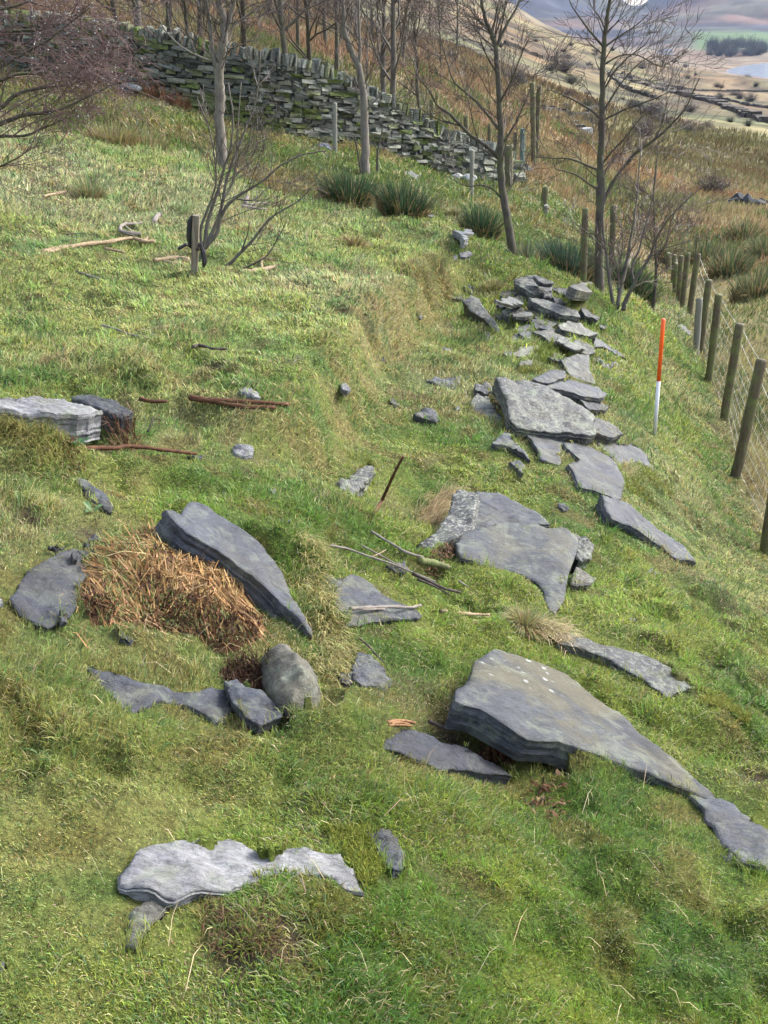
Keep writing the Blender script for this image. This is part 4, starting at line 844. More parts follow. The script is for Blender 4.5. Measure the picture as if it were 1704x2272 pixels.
# ---------------------------------------------------------------- tubes
class MB:
    def __init__(s): s.v = []; s.f = []; s.n = 0; s.c = []
    def add(s, co, faces, col=None):
        co = np.asarray(co, float); s.v.append(co); s.f += [tuple(i+s.n for i in f) for f in faces]; s.n += len(co)
        s.c.append(np.tile(col if col is not None else (1, 1, 1), (len(co), 1)))
    def tube(s, pts, rad, sides=6, cap=True, col=None, jag=0):
        pts = np.asarray(pts, float); n = len(pts); rad = np.broadcast_to(rad, (n,)).astype(float)
        t = np.gradient(pts, axis=0); t /= np.linalg.norm(t, axis=1, keepdims=True)+1e-12
        ref = np.array([0, 0, 1.0]) if abs(t[0][2]) < .9 else np.array([1.0, 0, 0])
        a = np.cross(t, ref); a /= np.linalg.norm(a, axis=1, keepdims=True)+1e-12; b = np.cross(t, a)
        k = np.arange(sides)/sides*2*math.pi
        rr = rad[:, None]*(1+(jag*rng.uniform(-1, 1, (n, sides)) if jag else 0))
        co = pts[:, None]+(np.cos(k)[None, :, None]*a[:, None]+np.sin(k)[None, :, None]*b[:, None])*rr[..., None]*1.0
        F_ = []
        for i in range(n-1):
            for j in range(sides):
                j2 = (j+1) % sides; F_.append((i*sides+j, i*sides+j2, (i+1)*sides+j2, (i+1)*sides+j))
        if cap: F_.append(tuple(range(sides))[::-1]); F_.append(tuple((n-1)*sides+j for j in range(sides)))
        s.add(co.reshape(-1, 3), F_, col)
    def box(s, c, ax, half, jit=0, col=None):
        sg = np.array([[-1,-1,-1],[1,-1,-1],[1,1,-1],[-1,1,-1],[-1,-1,1],[1,-1,1],[1,1,1],[-1,1,1]], float)
        if jit: sg = sg*(1+rng.uniform(-jit, jit*.3, sg.shape))
        s.add(c+(sg*half)@np.asarray(ax), [(3,2,1,0),(4,5,6,7),(0,1,5,4),(1,2,6,5),(2,3,7,6),(3,0,4,7)], col)
    def build(s, name, mat, parent=None, smooth=False, off=None):
        v = np.vstack(s.v); v = v-(np.array(off) if off is not None else 0)
        me = bpy.data.meshes.new(name); me.from_pydata(v.tolist(), [], s.f)
        c4 = np.ones((len(v), 4), np.float32); c4[:, :3] = np.vstack(s.c)
        ca = me.color_attributes.new('tint', 'FLOAT_COLOR', 'POINT'); ca.data.foreach_set('color', c4.ravel())
        if smooth: me.polygons.foreach_set('use_smooth', np.ones(len(me.polygons), bool))
        me.update(); return link(name, me, mat, parent)

# ---------------------------------------------------------------- dry-stone wall
M['wallstone'] = mat_tint('wall_stone', .85, .3, 0, ns=14, namp=.35)
_nt = M['wallstone'].node_tree; _b = [n for n in _nt.nodes if n.type == 'BSDF_PRINCIPLED'][0]; _g = N(_nt, 'ShaderNodeNewGeometry')
bump(_nt, _b, noise(_nt, vscale(_nt, _g.outputs['Position'], (1, 1, 3)), 9, 5, .7), .9, .04)
def wall():
    base = WALL.copy(); base[:, 2] = Hs(base[:, 0], base[:, 1])
    uu = np.array([p[0] for p in _wallpx], float)
    top_u = [-700,-300,0,181,304,380,470,597,705,791,867,922,958,1030,1090,1150,1195]; top_v = [-60,5,28,38,58,66,98,112,141,181,221,254,286,306,334,348,368]
    s_ = np.concatenate([[0], np.cumsum(np.linalg.norm(np.diff(base[:, :2], axis=0), axis=1))]); tot = s_[-1]
    tv = np.interp(uu, top_u, top_v); dist = np.linalg.norm(base-np.array([0, 0, CAMZ]), axis=1)
    tops = []
    for k in range(len(uu)):
        d = ray(uu[k], tv[k]); h = np.hypot(base[k, 0], base[k, 1]); t = h/np.hypot(d[0], d[1]); tops.append(CAMZ+d[2]*t)
    hgt = np.maximum(np.array(tops)-base[:, 2]-.18, .5)
    f = lambda s: np.array([np.interp(s, s_, base[:, k]) for k in range(3)]); hh = lambda s: np.interp(s, s_, hgt)
    rt = root('dry_stone_wall', f(tot*.4), 'long mossy dry-stone wall running down across the hillside behind the trees', 'wall')
    O = f(tot*.4); fc = MB(); cp = MB(); hole = MB()
    cr = .06; nrow = 36
    def tan(s): a = f(max(s-.3, 0)); b = f(min(s+.3, tot)); t = b-a; return t/np.linalg.norm(t)
    palette = [cA(.21,.22,.17), cA(.14,.15,.125), cA(.27,.28,.23), cA(.10,.105,.09), cA(.17,.185,.10), cA(.085,.115,.03)]
    pw = [.22,.24,.10,.18,.16,.10]
    s = 0.0
    for row in range(nrow):
        s = rng.uniform(0, .3)
        while s < tot-.8:
            L = rng.uniform(.09, .42); sc_ = s+L/2
            if sc_ > tot: break
            h0 = row*cr + .03*math.sin(sc_*1.7+row*.2)+rng.normal(0, .012); H = hh(sc_)
            rub = sc_ > tot-2.6
            if h0 < H:
                p = f(sc_); t = tan(sc_); th_ = t.copy(); th_[2] = t[2]*.35+rng.normal(0, .03); th_ /= np.linalg.norm(th_)
                nrm_ = np.cross(t, [0, 0, 1.0]); nrm_ /= np.linalg.norm(nrm_); up_ = np.cross(nrm_, th_)
                hk = rng.uniform(.030, .050)*(1.3 if rub else 1)
                c = p+np.array([0, 0, h0+.02])+nrm_*rng.normal(.0, .024)
                q = fbm(np.array([sc_*.6]), np.array([h0*1.3]), 501, 3)[0]
                col = palette[rng.choice(6, p=pw)]*rng.uniform(.6, 1.3)*.85
                if q > .2: col = lerp(col, cA(.10, .13, .025), np.array(.7))
                if sc_ > tot*.72: col = col*1.15+.012
                fc.box(c, [th_, nrm_, up_], [L*.5*rng.uniform(.95, 1.08), .26-.05*h0/1.5, hk], .28, col)
            s += L*rng.uniform(.9, 1.08)
    # dark packing inside, between the faces
    for k in range(0, int((tot-1.3)/.5)):
        a = k*.5+.25; t = tan(a); nrm_ = np.cross(t, [0, 0, 1.0]); nrm_ /= np.linalg.norm(nrm_); H = hh(a); upn = np.cross(nrm_, t)
        hole.box(f(a)+np.array([0, 0, H*.5-.1]), [t, nrm_, upn], [.28, .16, H*.5+.08], 0, (.05, .055, .045))
    # upright coping slates
    s = 0.0
    while s < tot-1.0:
        p = f(s); t = tan(s); nrm_ = np.cross(t, [0, 0, 1.0]); nrm_ /= np.linalg.norm(nrm_); a = rng.normal(.18, .14)
        upn = np.array([0, 0, 1.0])*math.cos(a)+t*math.sin(a); upn /= np.linalg.norm(upn); tt = np.cross(upn, nrm_); tt /= np.linalg.norm(tt)
        w_ = rng.uniform(.02, .05); hc = rng.uniform(.10, .17)
        col = palette[rng.choice(6, p=pw)]*rng.uniform(.7, 1.3)
        cp.box(p+np.array([0, 0, hh(s)+hc*.75]), [tt, nrm_, upn], [w_, rng.uniform(.16, .24), hc], .3, col)
        s += w_*2+rng.uniform(.0, .05)
    fc.build('stone_face', M['wallstone'], rt, off=O); cp.build('coping', M['wallstone'], rt, off=O); hole.build('packing', M['wallstone'], rt, off=O)
wall()
def rough_rock(mb, c, sz, col, seed):
    """angular boulder: a sphere cut by random planes"""
    import bmesh
    bm = bmesh.new(); bmesh.ops.create_icosphere(bm, subdivisions=3, radius=1.0); V = np.array([v.co[:] for v in bm.verts]); Fc = [tuple(v.index for v in f.verts) for f in bm.faces]; bm.free()
    rs = np.random.default_rng(seed)
    for _ in range(11):
        n = rs.normal(0, 1, 3); n /= np.linalg.norm(n); h = rs.uniform(.5, .85); d = V@n; V = V-np.outer(np.maximum(d-h, 0), n)
    V = V*np.array(sz)+np.array(c); mb.add(V, Fc, col)
def fallen(u, v, r, s, label, col=(.24,.25,.22)):
    c = pt(u, v, r); c[2] = Hs([c[0]], [c[1]])[0]+s*.3; mb = MB()
    for k in range(3):
        a = rng.uniform(0, 6.28); ax = [[math.cos(a), math.sin(a), .1], [-math.sin(a), math.cos(a), .05], [0, 0, 1]]
        rough_rock(mb, c+rng.normal(0, s*.35, 3)*[1, 1, .3], [s*.7, s*.6, s*.38], cA(*col)*rng.uniform(.8, 1.1), k*7+int(u))
    o = mb.build('fallen_stones', M['wallstone']); tag(o, label, 'stone')
fallen(290, 205, 21.7, .28, 'grey boulder at the wall foot among rusty bracken', (.15,.165,.17))
fallen(1020, 402, 24.2, .25, 'bright pale fallen stones at the lower end of the wall face', (.42,.44,.43))
fallen(720, 335, 21.5, .2, 'bluish stone lying at the foot of the wall beside the lone post', (.17,.185,.21))


# ---------------------------------------------------------------- bare winter trees
TMIN = [.002]
def grow(mb, tw, p, d, L, r, depth, col, up=.25, spread=.7, curl=.25, tc=None):
    """recursive limb: p start, d direction"""
    n = 5; pts = [p]; dd = d/np.linalg.norm(d)
    for i in range(n):
        dd = dd+rng.normal(0, curl/n*1.6, 3)+np.array([0, 0, up/n]); dd /= np.linalg.norm(dd); pts.append(pts[-1]+dd*L/n)
    rr = np.linspace(r, max(r*.35, TMIN[0]), n+1)
    (mb if r > .012 else tw).tube(pts, rr, 5 if r > .02 else 3, False, col if r > .012 else (tc or col))
    if depth <= 0: return
    k = rng.integers(3, 6)
    for j in range(k):
        f = rng.uniform(.25, 1.0); i = min(int(f*n), n-1); q = pts[i]+(pts[i+1]-pts[i])*(f*n-i); tdir = pts[i+1]-pts[i]; tdir /= np.linalg.norm(tdir)
        o = rng.normal(0, 1, 3); o -= o@tdir*tdir; o /= np.linalg.norm(o)
        grow(mb, tw, q, tdir+o*spread*rng.uniform(.6, 1.3), L*rng.uniform(.45, .75)*(1.15-f*.4), max(r*(.55-.2*f), TMIN[0]), depth-1, col, up, spread, curl, tc)
def traced(name, label, paths, mat, col=(.1,.09,.08), tcol=(0.060,0.045,0.039), r=None, base=None, twigs=(7, 3), tl=(.35, .9), group=None, cat='tree', up=.2, base_drop=.25, twmin=.0045, spread=.8):
    """paths: (list of (u,v[,dr]), r_start, r_end) limbs read off the photograph, at the tree's distance; fine twigs are grown on them"""
    mb, tw = MB(), MB(); b0 = None; TMIN[0] = .00017*r
    for k, (pl, r0, r1) in enumerate(paths):
        P_ = []; drs = rng.normal(0, .25) if k else 0
        for i, q in enumerate(pl):
            dr = q[2] if len(q) > 2 else drs*i/max(len(pl)-1, 1)
            P_.append(pt(q[0], q[1], r+dr))
        P_ = np.array(P_)
        if k == 0:
            b0 = P_[0].copy(); gz = Hn([b0[0]], [b0[1]])[0]; lowest = P_[0].copy(); lowest[2] = gz-base_drop
            if P_[0][2] > gz-.05: P_ = np.vstack([lowest, P_])
            b0[2] = gz
        # smooth subdivision
        t = np.arange(len(P_)); tt = np.linspace(0, len(P_)-1, (len(P_)-1)*4+1)
        Q_ = np.stack([np.interp(tt, t, P_[:, a]) for a in range(3)], -1)
        for _ in range(2): Q_[1:-1] = (Q_[:-2]+2*Q_[1:-1]+Q_[2:])/4
        Q_[1:-1] += rng.normal(0, r0*.07, Q_[1:-1].shape)
        rr = np.linspace(r0, r1, len(Q_))
        if k == 0: rr[:2] *= 1.25
        mb.tube(Q_, rr, 8 if r0 > .03 else 5, True, col, .06)
        Lp = np.linalg.norm(np.diff(Q_, axis=0), axis=1).sum()
        nt_ = int(twigs[0]*Lp)
        for j in range(nt_):
            f = rng.uniform(.12 if k else .3, 1.0); i = min(int(f*(len(Q_)-1)), len(Q_)-2); td = Q_[i+1]-Q_[i]; td /= np.linalg.norm(td)+1e-9
            o = rng.normal(0, 1, 3); o -= o@td*td; o /= np.linalg.norm(o)
            grow(mb, tw, Q_[i], td*.8+o*spread, rng.uniform(*tl)*(1.15-.5*f), max(rr[i]*.35, twmin*.8) if rr[i] < .03 else .0085, twigs[1]-1, col, up, .75, .35, tcol)
    rt = root(name, b0, label, cat, group)
    mb.build('trunk', M[mat], rt, True, b0)
    if tw.n: tw.build('crown', M['twig'], rt, False, b0)
    return rt
Q = lambda s, ox, oy: (lambda L: [(ox+s*a[0], oy+s*a[1])+tuple(a[2:]) for a in L])
A1 = Q(.3617, 0, 0); A2 = Q(.3617, 560, 0); A3 = Q(.3617, 1104, 0); A4 = Q(.3617, 0, 400); A6 = Q(.3617, 1104, 400)
# large trunk above the stake
traced('bare_tree', 'tallest grey tree with a smooth purplish trunk standing at the brow, upper left', [
 (A1([(1362,1010),(1345,700),(1352,560),(1340,450),(1362,300),(1380,200),(1372,120),(1350,50),(1325,-60),(1300,-300),(1290,-700)]), .078, .035),
 (A1([(1330,420),(1305,330),(1295,250),(1285,130),(1265,0),(1230,-200),(1180,-500)]), .035, .015),
 (A1([(1380,200),(1405,130),(1440,0),(1490,-200),(1560,-450)]), .035, .012),
 (A1([(1380,230),(1440,150),(1520,90),(1620,40),(1700,-60)]), .018, .006),
 (A1([(1300,380),(1180,330),(1100,280),(1010,190),(950,60),(900,-40)]), .016, .006),
 (A1([(1370,300),(1450,290),(1560,240),(1680,200)]), .012, .005),
 (A1([(1355,150),(1260,60),(1140,0),(1000,-50)]), .014, .005)], 'bark_pale', r=15.3, twigs=(5.5, 3), tl=(.5, 1.1))
traced('bare_tree', 'slim pale tree forking into two upright stems in front of the stone wall', [
 (A2([(700,1062),(688,900),(690,700),(675,530),(650,400),(620,340),(590,260),(562,190),(556,60),(560,-100),(570,-400)]), .085, .022),
 (A2([(655,400),(660,300),(655,200),(652,60),(648,-100),(640,-350)]), .03, .012),
 (A2([(690,700),(730,640),(770,600),(800,560),(830,500)]), .02, .006),
 (A2([(672,560),(700,480),(705,330),(712,200),(720,60)]), .016, .005),
 (A2([(650,400),(600,310),(540,180),(500,60)]), .012, .004)], 'bark_pale', r=19.3, twigs=(4, 3), tl=(.4, 1.0))
traced('dead_sapling', 'thin dead stem leaning left beside the slim pale tree', [(A2([(665,1045),(650,960),(635,880),(622,830)]), .02, .012)], 'bark', r=19.2, twigs=(0, 1))
traced('dead_sapling', 'short forked dead stem right of the slim pale tree', [(A2([(765,1005),(768,920),(785,850),(800,790)]), .03, .014)], 'bark', r=19.8, twigs=(2, 1))
traced('bare_tree', 'dark slender tree with a curved base growing from the middle of the brow', [
 (A2([(1596,1545),(1575,1400),(1545,1240),(1525,1100),(1522,950),(1525,800),(1515,600),(1505,450),(1495,290),(1470,210),(1440,150),(1415,60),(1395,-40),(1370,-250)]), .058, .014),
 (A2([(1495,300),(1530,210),(1570,130),(1620,50),(1660,-40),(1700,-200)]), .022, .007),
 (A2([(1520,970),(1430,890),(1340,835),(1270,760),(1200,690),(1130,650),(1090,560),(1020,480),(950,430)]), .028, .006),
 (A2([(1515,800),(1440,700),(1370,620),(1300,560),(1230,500),(1190,370),(1150,220)]), .02, .005),
 (A2([(1510,640),(1590,500),(1650,330),(1700,230)]), .016, .005),
 (A2([(1545,1240),(1480,1160),(1400,1130),(1320,1150),(1230,1100)]), .014, .004),
 (A2([(1540,1200),(1600,1130),(1650,1040),(1700,930)]), .014, .004),
 (A2([(1520,900),(1590,800),(1640,700),(1700,560),(1740,430)]), .018, .005),
 (A2([(1500,450),(1430,330),(1400,250),(1370,100)]), .014, .004)], 'bark', r=13.6, twigs=(7, 3), tl=(.35, .9), tcol=(0.072,0.057,0.048))
traced('bare_tree', 'straight dark tree with wide spreading limbs near the ranging pole end of the brow', [
 (A3([(625,1830),(622,1600),(625,1400),(628,1240),(632,1100),(630,1000),(640,750),(640,640),(645,500),(650,280),(662,180),(675,90),(690,0),(700,-150),(705,-500)]), .062, .012),
 (A3([(640,740),(580,680),(520,640),(440,600),(350,560),(300,550)]), .016, .005),
 (A3([(632,1050),(560,1020),(450,972),(340,970),(240,965)]), .018, .005),
 (A3([(632,1170),(560,1130),(500,1080),(420,1050),(350,1040),(345,970)]), .014, .005),
 (A3([(640,1010),(700,930),(780,850),(840,770),(900,700)]), .016, .005),
 (A3([(640,1260),(700,1130),(760,1040),(850,930),(930,880),(1010,820),(1100,730),(1160,660),(1200,560),(1240,480)]), .026, .005),
 (A3([(645,740),(740,690),(860,640),(960,610),(1060,560)]), .013, .004),
 (A3([(650,290),(600,230),(550,170),(500,100),(450,30),(420,-60)]), .016, .005),
 (A3([(655,290),(720,240),(800,190),(870,140),(930,80)]), .012, .004),
 (A3([(645,560),(720,430),(800,350),(900,280),(940,220)]), .014, .004),
 (A3([(645,690),(720,560),(790,470),(850,400),(960,330)]), .012, .004),
 (A3([(650,400),(740,340),(860,330),(1000,420),(1090,360),(1170,310)]), .010, .003),
 (A3([(660,180),(620,90),(570,40),(550,-60)]), .010, .004)], 'bark', r=13.0, twigs=(6, 3), tl=(.3, .8), tcol=(0.078,0.060,0.051))
traced('bare_shrub', 'many-stemmed leafless shrub standing on the grass left of the fence posts', [
 (A6([(720,815),(700,700),(680,560),(665,430),(640,250),(660,60),(640,-150)]), .026, .006),
 (A6([(730,790),(760,650),(790,520),(805,430),(830,290),(850,150),(862,0),(880,-180)]), .026, .006),
 (A6([(745,770),(738,680),(742,560),(770,400),(760,250)]), .013, .004),
 (A6([(770,800),(790,720),(830,660),(850,600),(890,540),(940,470),(960,390),(1010,290),(1060,220),(1130,150),(1250,40)]), .028, .005),
 (A6([(840,640),(820,560),(830,500),(870,430),(900,300),(930,200),(960,60),(975,-60)]), .016, .005),
 (A6([(665,430),(560,330),(470,260),(430,200)]), .009, .003),
 (A6([(940,470),(1010,420),(1090,400),(1190,370)]), .008, .003)], 'bark_grey', r=11.6, twigs=(8, 3), tl=(.25, .65), tcol=(0.114,0.078,0.066), cat='shrub')
traced('bare_tree', 'thin mossy sapling between the many-stemmed shrub and the fence', [
 (A6([(960,725),(972,620),(975,500),(968,400),(962,250),(955,100),(965,-20),(985,-200)]), .03, .007),
 (A6([(970,480),(1040,380),(1050,300),(1080,200),(1180,100)]), .014, .004),
 (A6([(966,400),(900,330),(870,250),(850,100)]), .010, .004)], 'bark', r=15.2, twigs=(7, 3), tl=(.3, .7), tcol=(0.096,0.066,0.060))
traced('bare_tree', 'young tree tied to the stake, its stems fanning up and to the right', [
 (A4([(1232,545),(1235,480),(1255,400),(1262,330),(1275,240),(1310,140),(1345,40),(1370,-60),(1420,-200),(1430,-400),(1400,-600)]), .024, .006),
 (A4([(1250,420),(1330,330),(1345,250),(1385,160),(1440,110),(1520,60),(1620,0),(1700,-80),(1850,-160),(2000,-180)]), .019, .005),
 (A4([(1262,400),(1330,270),(1370,130),(1385,0),(1440,-150),(1500,-300),(1580,-500),(1600,-800)]), .018, .005),
 (A4([(1240,420),(1225,300),(1270,190),(1320,60),(1330,-60),(1290,-300),(1210,-500)]), .014, .004),
 (A4([(1360,130),(1430,30),(1450,-120),(1460,-360),(1480,-600)]), .012, .004),
 (A4([(1430,110),(1560,130),(1620,60),(1700,30)]), .009, .003)], 'bark_grey', r=8.9, twigs=(5, 3), tl=(.25, .6), tcol=(0.078,0.060,0.051), base_drop=.05)
traced('leaning_sapling', 'thin sapling leaning far to the right out of the lawn beside the stake', [
 (A4([(1345,555),(1400,520),(1480,440),(1540,380),(1600,300),(1650,235),(1720,190),(1830,130),(1900,60)]), .019, .004),
 (A4([(1480,440),(1520,330),(1530,260)]), .008, .003),
 (A4([(1420,575),(1540,520),(1640,470),(1720,330),(1760,250)]), .010, .003)], 'bark_grey', r=8.8, twigs=(6, 2), tl=(.2, .5), tcol=(0.078,0.054,0.048), base_drop=.03)
# twiggy crown hanging into the picture from a tree outside the left edge
traced('bare_tree', 'reddish twiggy branches with raindrops hanging in from the upper left corner', [
 ([(-330,900,1.0),(-320,600,.9),(-300,300,.8),(-280,60,.6),(-250,-200,.5)], .10, .05),
 (A1([(-760,300,.6),(-400,330,.2),(-100,260,0),(0,190),(300,185),(500,70),(560,20)]), .020, .004),
 (A1([(-760,500,.6),(-300,560,.2),(0,495),(100,450),(250,450),(330,400),(420,330)]), .020, .004),
 (A1([(-760,700,.6),(-200,760,.1),(0,670),(110,565),(250,540),(420,520),(620,470)]), .022, .003),
 (A1([(-760,800,.6),(-200,840,.1),(0,760),(150,700),(300,690),(450,640),(600,560),(740,500)]), .022, .003),
 (A1([(-700,900,.6),(-200,900,.1),(0,830),(150,840),(250,790),(380,740),(480,650)]), .016, .003),
 (A1([(-700,950,.6),(-100,1060,.1),(0,1022),(110,970),(200,900)]), .010, .003),
 (A1([(-760,300,.6),(-300,120,.2),(0,60),(160,20),(300,-60)]), .018, .004),
 (A1([(-760,400,.6),(-300,420,.2),(0,420),(120,340),(280,260),(430,140),(560,40)]), .018, .004),
 (A1([(-760,500,.6),(-200,340,.2),(0,320),(200,300),(330,340)]), .012, .003),
 (A1([(-760,200,.6),(-300,20,.2),(0,-40),(300,40),(450,120),(640,160)]), .014, .003)], 'bark', r=8.2, twigs=(9, 3), tl=(.3, .7), tcol=(0.11,0.062,0.056), up=-.12, twmin=.004, spread=.5)

# woodland behind the wall: a few tree shapes, many individuals
def proto(h, spread, lean, seedcol, nl=9, tr=.012):
    TMIN[0] = .0055
    mb, tw = MB(), MB(); n = 10; pts = [np.zeros(3)-[0, 0, .3]]; d = np.array([lean, 0, 1.0])
    for i in range(n): d = d+rng.normal(0, .10, 3); d[2] = abs(d[2])+.5; d /= np.linalg.norm(d); pts.append(pts[-1]+d*h/n)
    rr = np.linspace(h*.0155, h*.004, n+1); mb.tube(pts, rr, 7, True, seedcol, .08)
    for j in range(nl):
        f = rng.uniform(.2, .95); i = int(f*n); o = rng.normal(0, 1, 3); o[2] = abs(o[2])*.6; o /= np.linalg.norm(o)
        grow(mb, tw, pts[i], o+np.array([0, 0, .5]), h*rng.uniform(.25, .45)*(1.15-.5*f), h*.0062, 3, seedcol, .35, spread, .5, seedcol)
    return mb, tw
protos = []
def wood(u, v, r, h, kind, label, rz, group=None, s=1.0):
    c = pt(u, v, r); c[2] = Hn([c[0]], [c[1]])[0]
    t = protos[kind]
    if not t[1]:
        o = t[0]; t[1] = True
    else: o = copy_tree(t[0])
    o.location = c; o.rotation_euler = (0, 0, rz); sc = h/t[2]; o.scale = (sc, sc, sc); o['label'] = label
    if group: o['group'] = group
    elif 'group' in o: del o['group']
    return o
for k, (h, sp2, ln, colr) in enumerate([(7, .8, .1, (.13,.10,.085)), (6, 1.0, -.25, (.105,.078,.065)), (8, .7, .05, (.16,.13,.11)), (4, 1.1, .2, (.135,.10,.082))]):
    mb, tw = proto(h, sp2, ln, colr, 13 if k != 3 else 14)
    rt = root('woodland_tree', (0, 0, 0), 'x', 'tree')
    mb.build('trunk', M['bark' if k != 2 else 'bark_grey'], rt, True); tw.build('crown', M['twig'], rt)
    protos.append([rt, False, h])
GW = 'bare trees of the wood behind the wall'
WD = [ # u, v of the foot, distance, height, shape, label
 (175,10,28,7,2,'bare tree whose grey trunk rises behind the wall at the far upper left'),
 (306,50,26,7.5,2,'thick bare trunk directly behind the mossy coping, upper left'),
 (366,50,30,7,0,'bare tree behind the wall between the thick trunk and the tallest grey tree'),
 (440,70,33,6,1,'leaning bare tree behind the wall left of the tallest grey tree'),
 (540,80,31,6.5,1,'crooked bare tree behind the wall just right of the tallest grey tree'),
 (630,105,28,6.5,0,'dark thick trunk behind the wall, left of the slim pale tree'),
 (700,125,32,6,3,'dark bushy tree behind the wall near the slim pale tree'),
 (745,125,36,6,1,'leaning dark tree in the scrub right of the dark thick trunk'),
 (850,215,31,6.5,2,'tall pale forked tree standing in the bracken behind the wall'),
 (872,222,29.5,7,2,'mossy double-trunked tree beside the tall pale forked one'),
 (930,225,34,4.5,3,'low spreading bare tree in the orange bracken behind the wall'),
 (60,5,34,7,0,'bare tree behind the reddish twigs in the corner'),
 (-60,0,32,7,1,'bare tree at the extreme upper left edge behind the wall'),
 (240,-10,44,8,0,'distant bare tree between two near trunks at the top left'),
 (480,0,50,8,2,'distant pale tree behind the tallest grey tree'),
 (590,0,52,8,0,'distant bare tree above the wall coping, top centre-left'),
 (680,30,55,8,1,'distant leaning tree at the top of the picture, centre-left'),
 (790,40,58,8,2,'distant pale tree between the fork of the slim pale tree'),
 (920,60,70,7,0,'distant bare tree high on the brown slope, centre'),
 (980,110,62,5,3,'distant low tree on the slope left of the dark slender tree'),
 (830,90,60,6,3,'distant bushy tree behind the pale forked tree'),
 (400,10,62,8,0,'far bare tree seen through the left branches of the tallest grey tree'),
 (120,-40,55,8,1,'far bare tree at the top left behind the twigs'),
 (20,-20,30,6.0,3,'bushy bare tree behind the wall in the very corner'),
 (260,20,30,5.0,3,'low twiggy tree behind the coping left of the thick trunk'),
 (420,55,28,4.5,3,'low twiggy tree just behind the coping left of the tallest grey tree'),
 (510,60,42,7.0,0,'middle-distance tree in the wood right of the tallest grey tree'),
 (660,80,40,6.0,1,'sloping dark tree in the wood behind the dark thick trunk'),
 (720,70,46,7.0,2,'pale thin tree in the wood right of the dark thick trunk'),
 (770,100,44,6.0,3,'twiggy tree filling the gap left of the pale forked tree'),
 (890,130,52,7.0,0,'bare tree on the slope just above the mossy double-trunked tree'),
 (350,-10,48,8.0,1,'leaning far tree above the thick bare trunk'),
 (560,30,60,8.0,3,'far twiggy tree top centre-left'),
 (640,-10,75,8.0,0,'farthest bare tree top centre'),
 (1010,60,90,7.0,3,'small bushy tree high on the brown slope right of centre'),
 (960,20,110,8.0,3,'small far tree near the skyline, top centre-right'),

]
for k, (u, v, r, h, kd, lb) in enumerate(WD): wood(u, v, r, h*.9, kd, lb, rng.uniform(0, 6.28), GW)

# shrubs and thorn bushes dotted on the hill: fuzzy twig domes
def bush(h, w_, n, col):
    mb = MB()
    for j in range(n):
        a = rng.uniform(0, 6.28); q = math.sqrt(rng.random()); d = np.array([math.cos(a)*q*w_*.5/h*1.3, math.sin(a)*q*w_*.5/h*1.3, 1.0])
        p = np.array([math.cos(a)*q*.1*w_, math.sin(a)*q*.1*w_, -.05*h]); L = h*rng.uniform(.5, .95)
        pts = [p]; 
        for i in range(3): d = d/np.linalg.norm(d)+rng.normal(0, .3, 3); pts.append(pts[-1]+d/np.linalg.norm(d)*L/3)
        mb.tube(pts, [h*.012, h*.009, h*.006, h*.003], 3, False, cA(*col)*rng.uniform(.7, 1.3))
        for m_ in range(5):
            i = rng.integers(1, 4); dd = rng.normal(0, 1, 3); dd[2] = abs(dd[2])*.7; dd /= np.linalg.norm(dd); e = pts[i]+dd*h*.16
            mb.tube([pts[i], (pts[i]+e)/2+rng.normal(0, h*.02, 3), e], [h*.006, h*.005, h*.002], 3, False, cA(*col)*rng.uniform(.7, 1.4))
    return mb
bp = []
for (w_, col) in [(1.3, (.06,.05,.047)), (1.8, (.085,.068,.055)), (1.2, (.04,.05,.03)), (2.4, (.07,.06,.06))]:
    mb = bush(1.0, w_, 130, col); rt = mb.build('thorn_bush', M['twig']); bp.append([rt, False])
GB = 'dark bushes dotted over the far hillside'
def place_bush(u, v, r, h, kd, label, group=None):
    c = at(u, v, Hs) if r is None else pt(u, v, r)
    c[2] = Hn([c[0]], [c[1]])[0]
    o = bp[kd][0] if not bp[kd][1] else bp[kd][0].copy()
    if bp[kd][1]: COL.objects.link(o)
    bp[kd][1] = True
    R = np.linalg.norm(c-np.array([0, 0, CAMZ])); hh = h*R/FPX      # h: height in photograph pixels
    o.location = c; o.rotation_euler = (0, 0, rng.uniform(0, 6.28)); o.scale = (hh, hh, hh*rng.uniform(.85, 1.1)); tag(o, label, 'bush', group)
    if not group and 'group' in o: del o['group']
for (u, v, h, kd, lb) in [
 (1575,425,62,1,'large bare thorn bush in the bog above the fence posts'),
 (1135,185,48,3,'broad dark bush on the slope right of the dark slender tree'),
 (1150,240,30,3,'lower dark bush beneath the broad dark bush'),
 (1250,162,36,0,'round dark bush on the pale slope left of the straight tree'),
 (1267,190,26,2,'small dark evergreen bush below the round dark bush'),
 (1220,155,20,2,'small round bush left of the round dark bush'),
 (1435,255,44,3,'bluish-brown bush between the limbs of the straight tree'),
 (1470,270,36,1,'second bluish-brown bush, right of the first one'),
 (1300,265,34,3,'greyish bush beside the ruined fold'),
 (1430,300,44,1,'low brown thicket behind the wide right limb of the straight tree'),
 (1520,290,30,1,'low brown scrub patch at the edge of the green mound'),
 (1620,270,16,2,'dark gorse bush on top of the green mound, left'),
 (1660,278,16,2,'dark gorse bush on top of the green mound, right'),
 (1568,280,18,1,'pale brown bush left of the gorse mound'),
 (1665,222,22,0,'lone small tree standing in the pale field at the right'),
 (1597,214,18,0,'tiny thorn tree by the field wall, left of the lone small tree')]:
    place_bush(u, v, None, h, kd, lb)
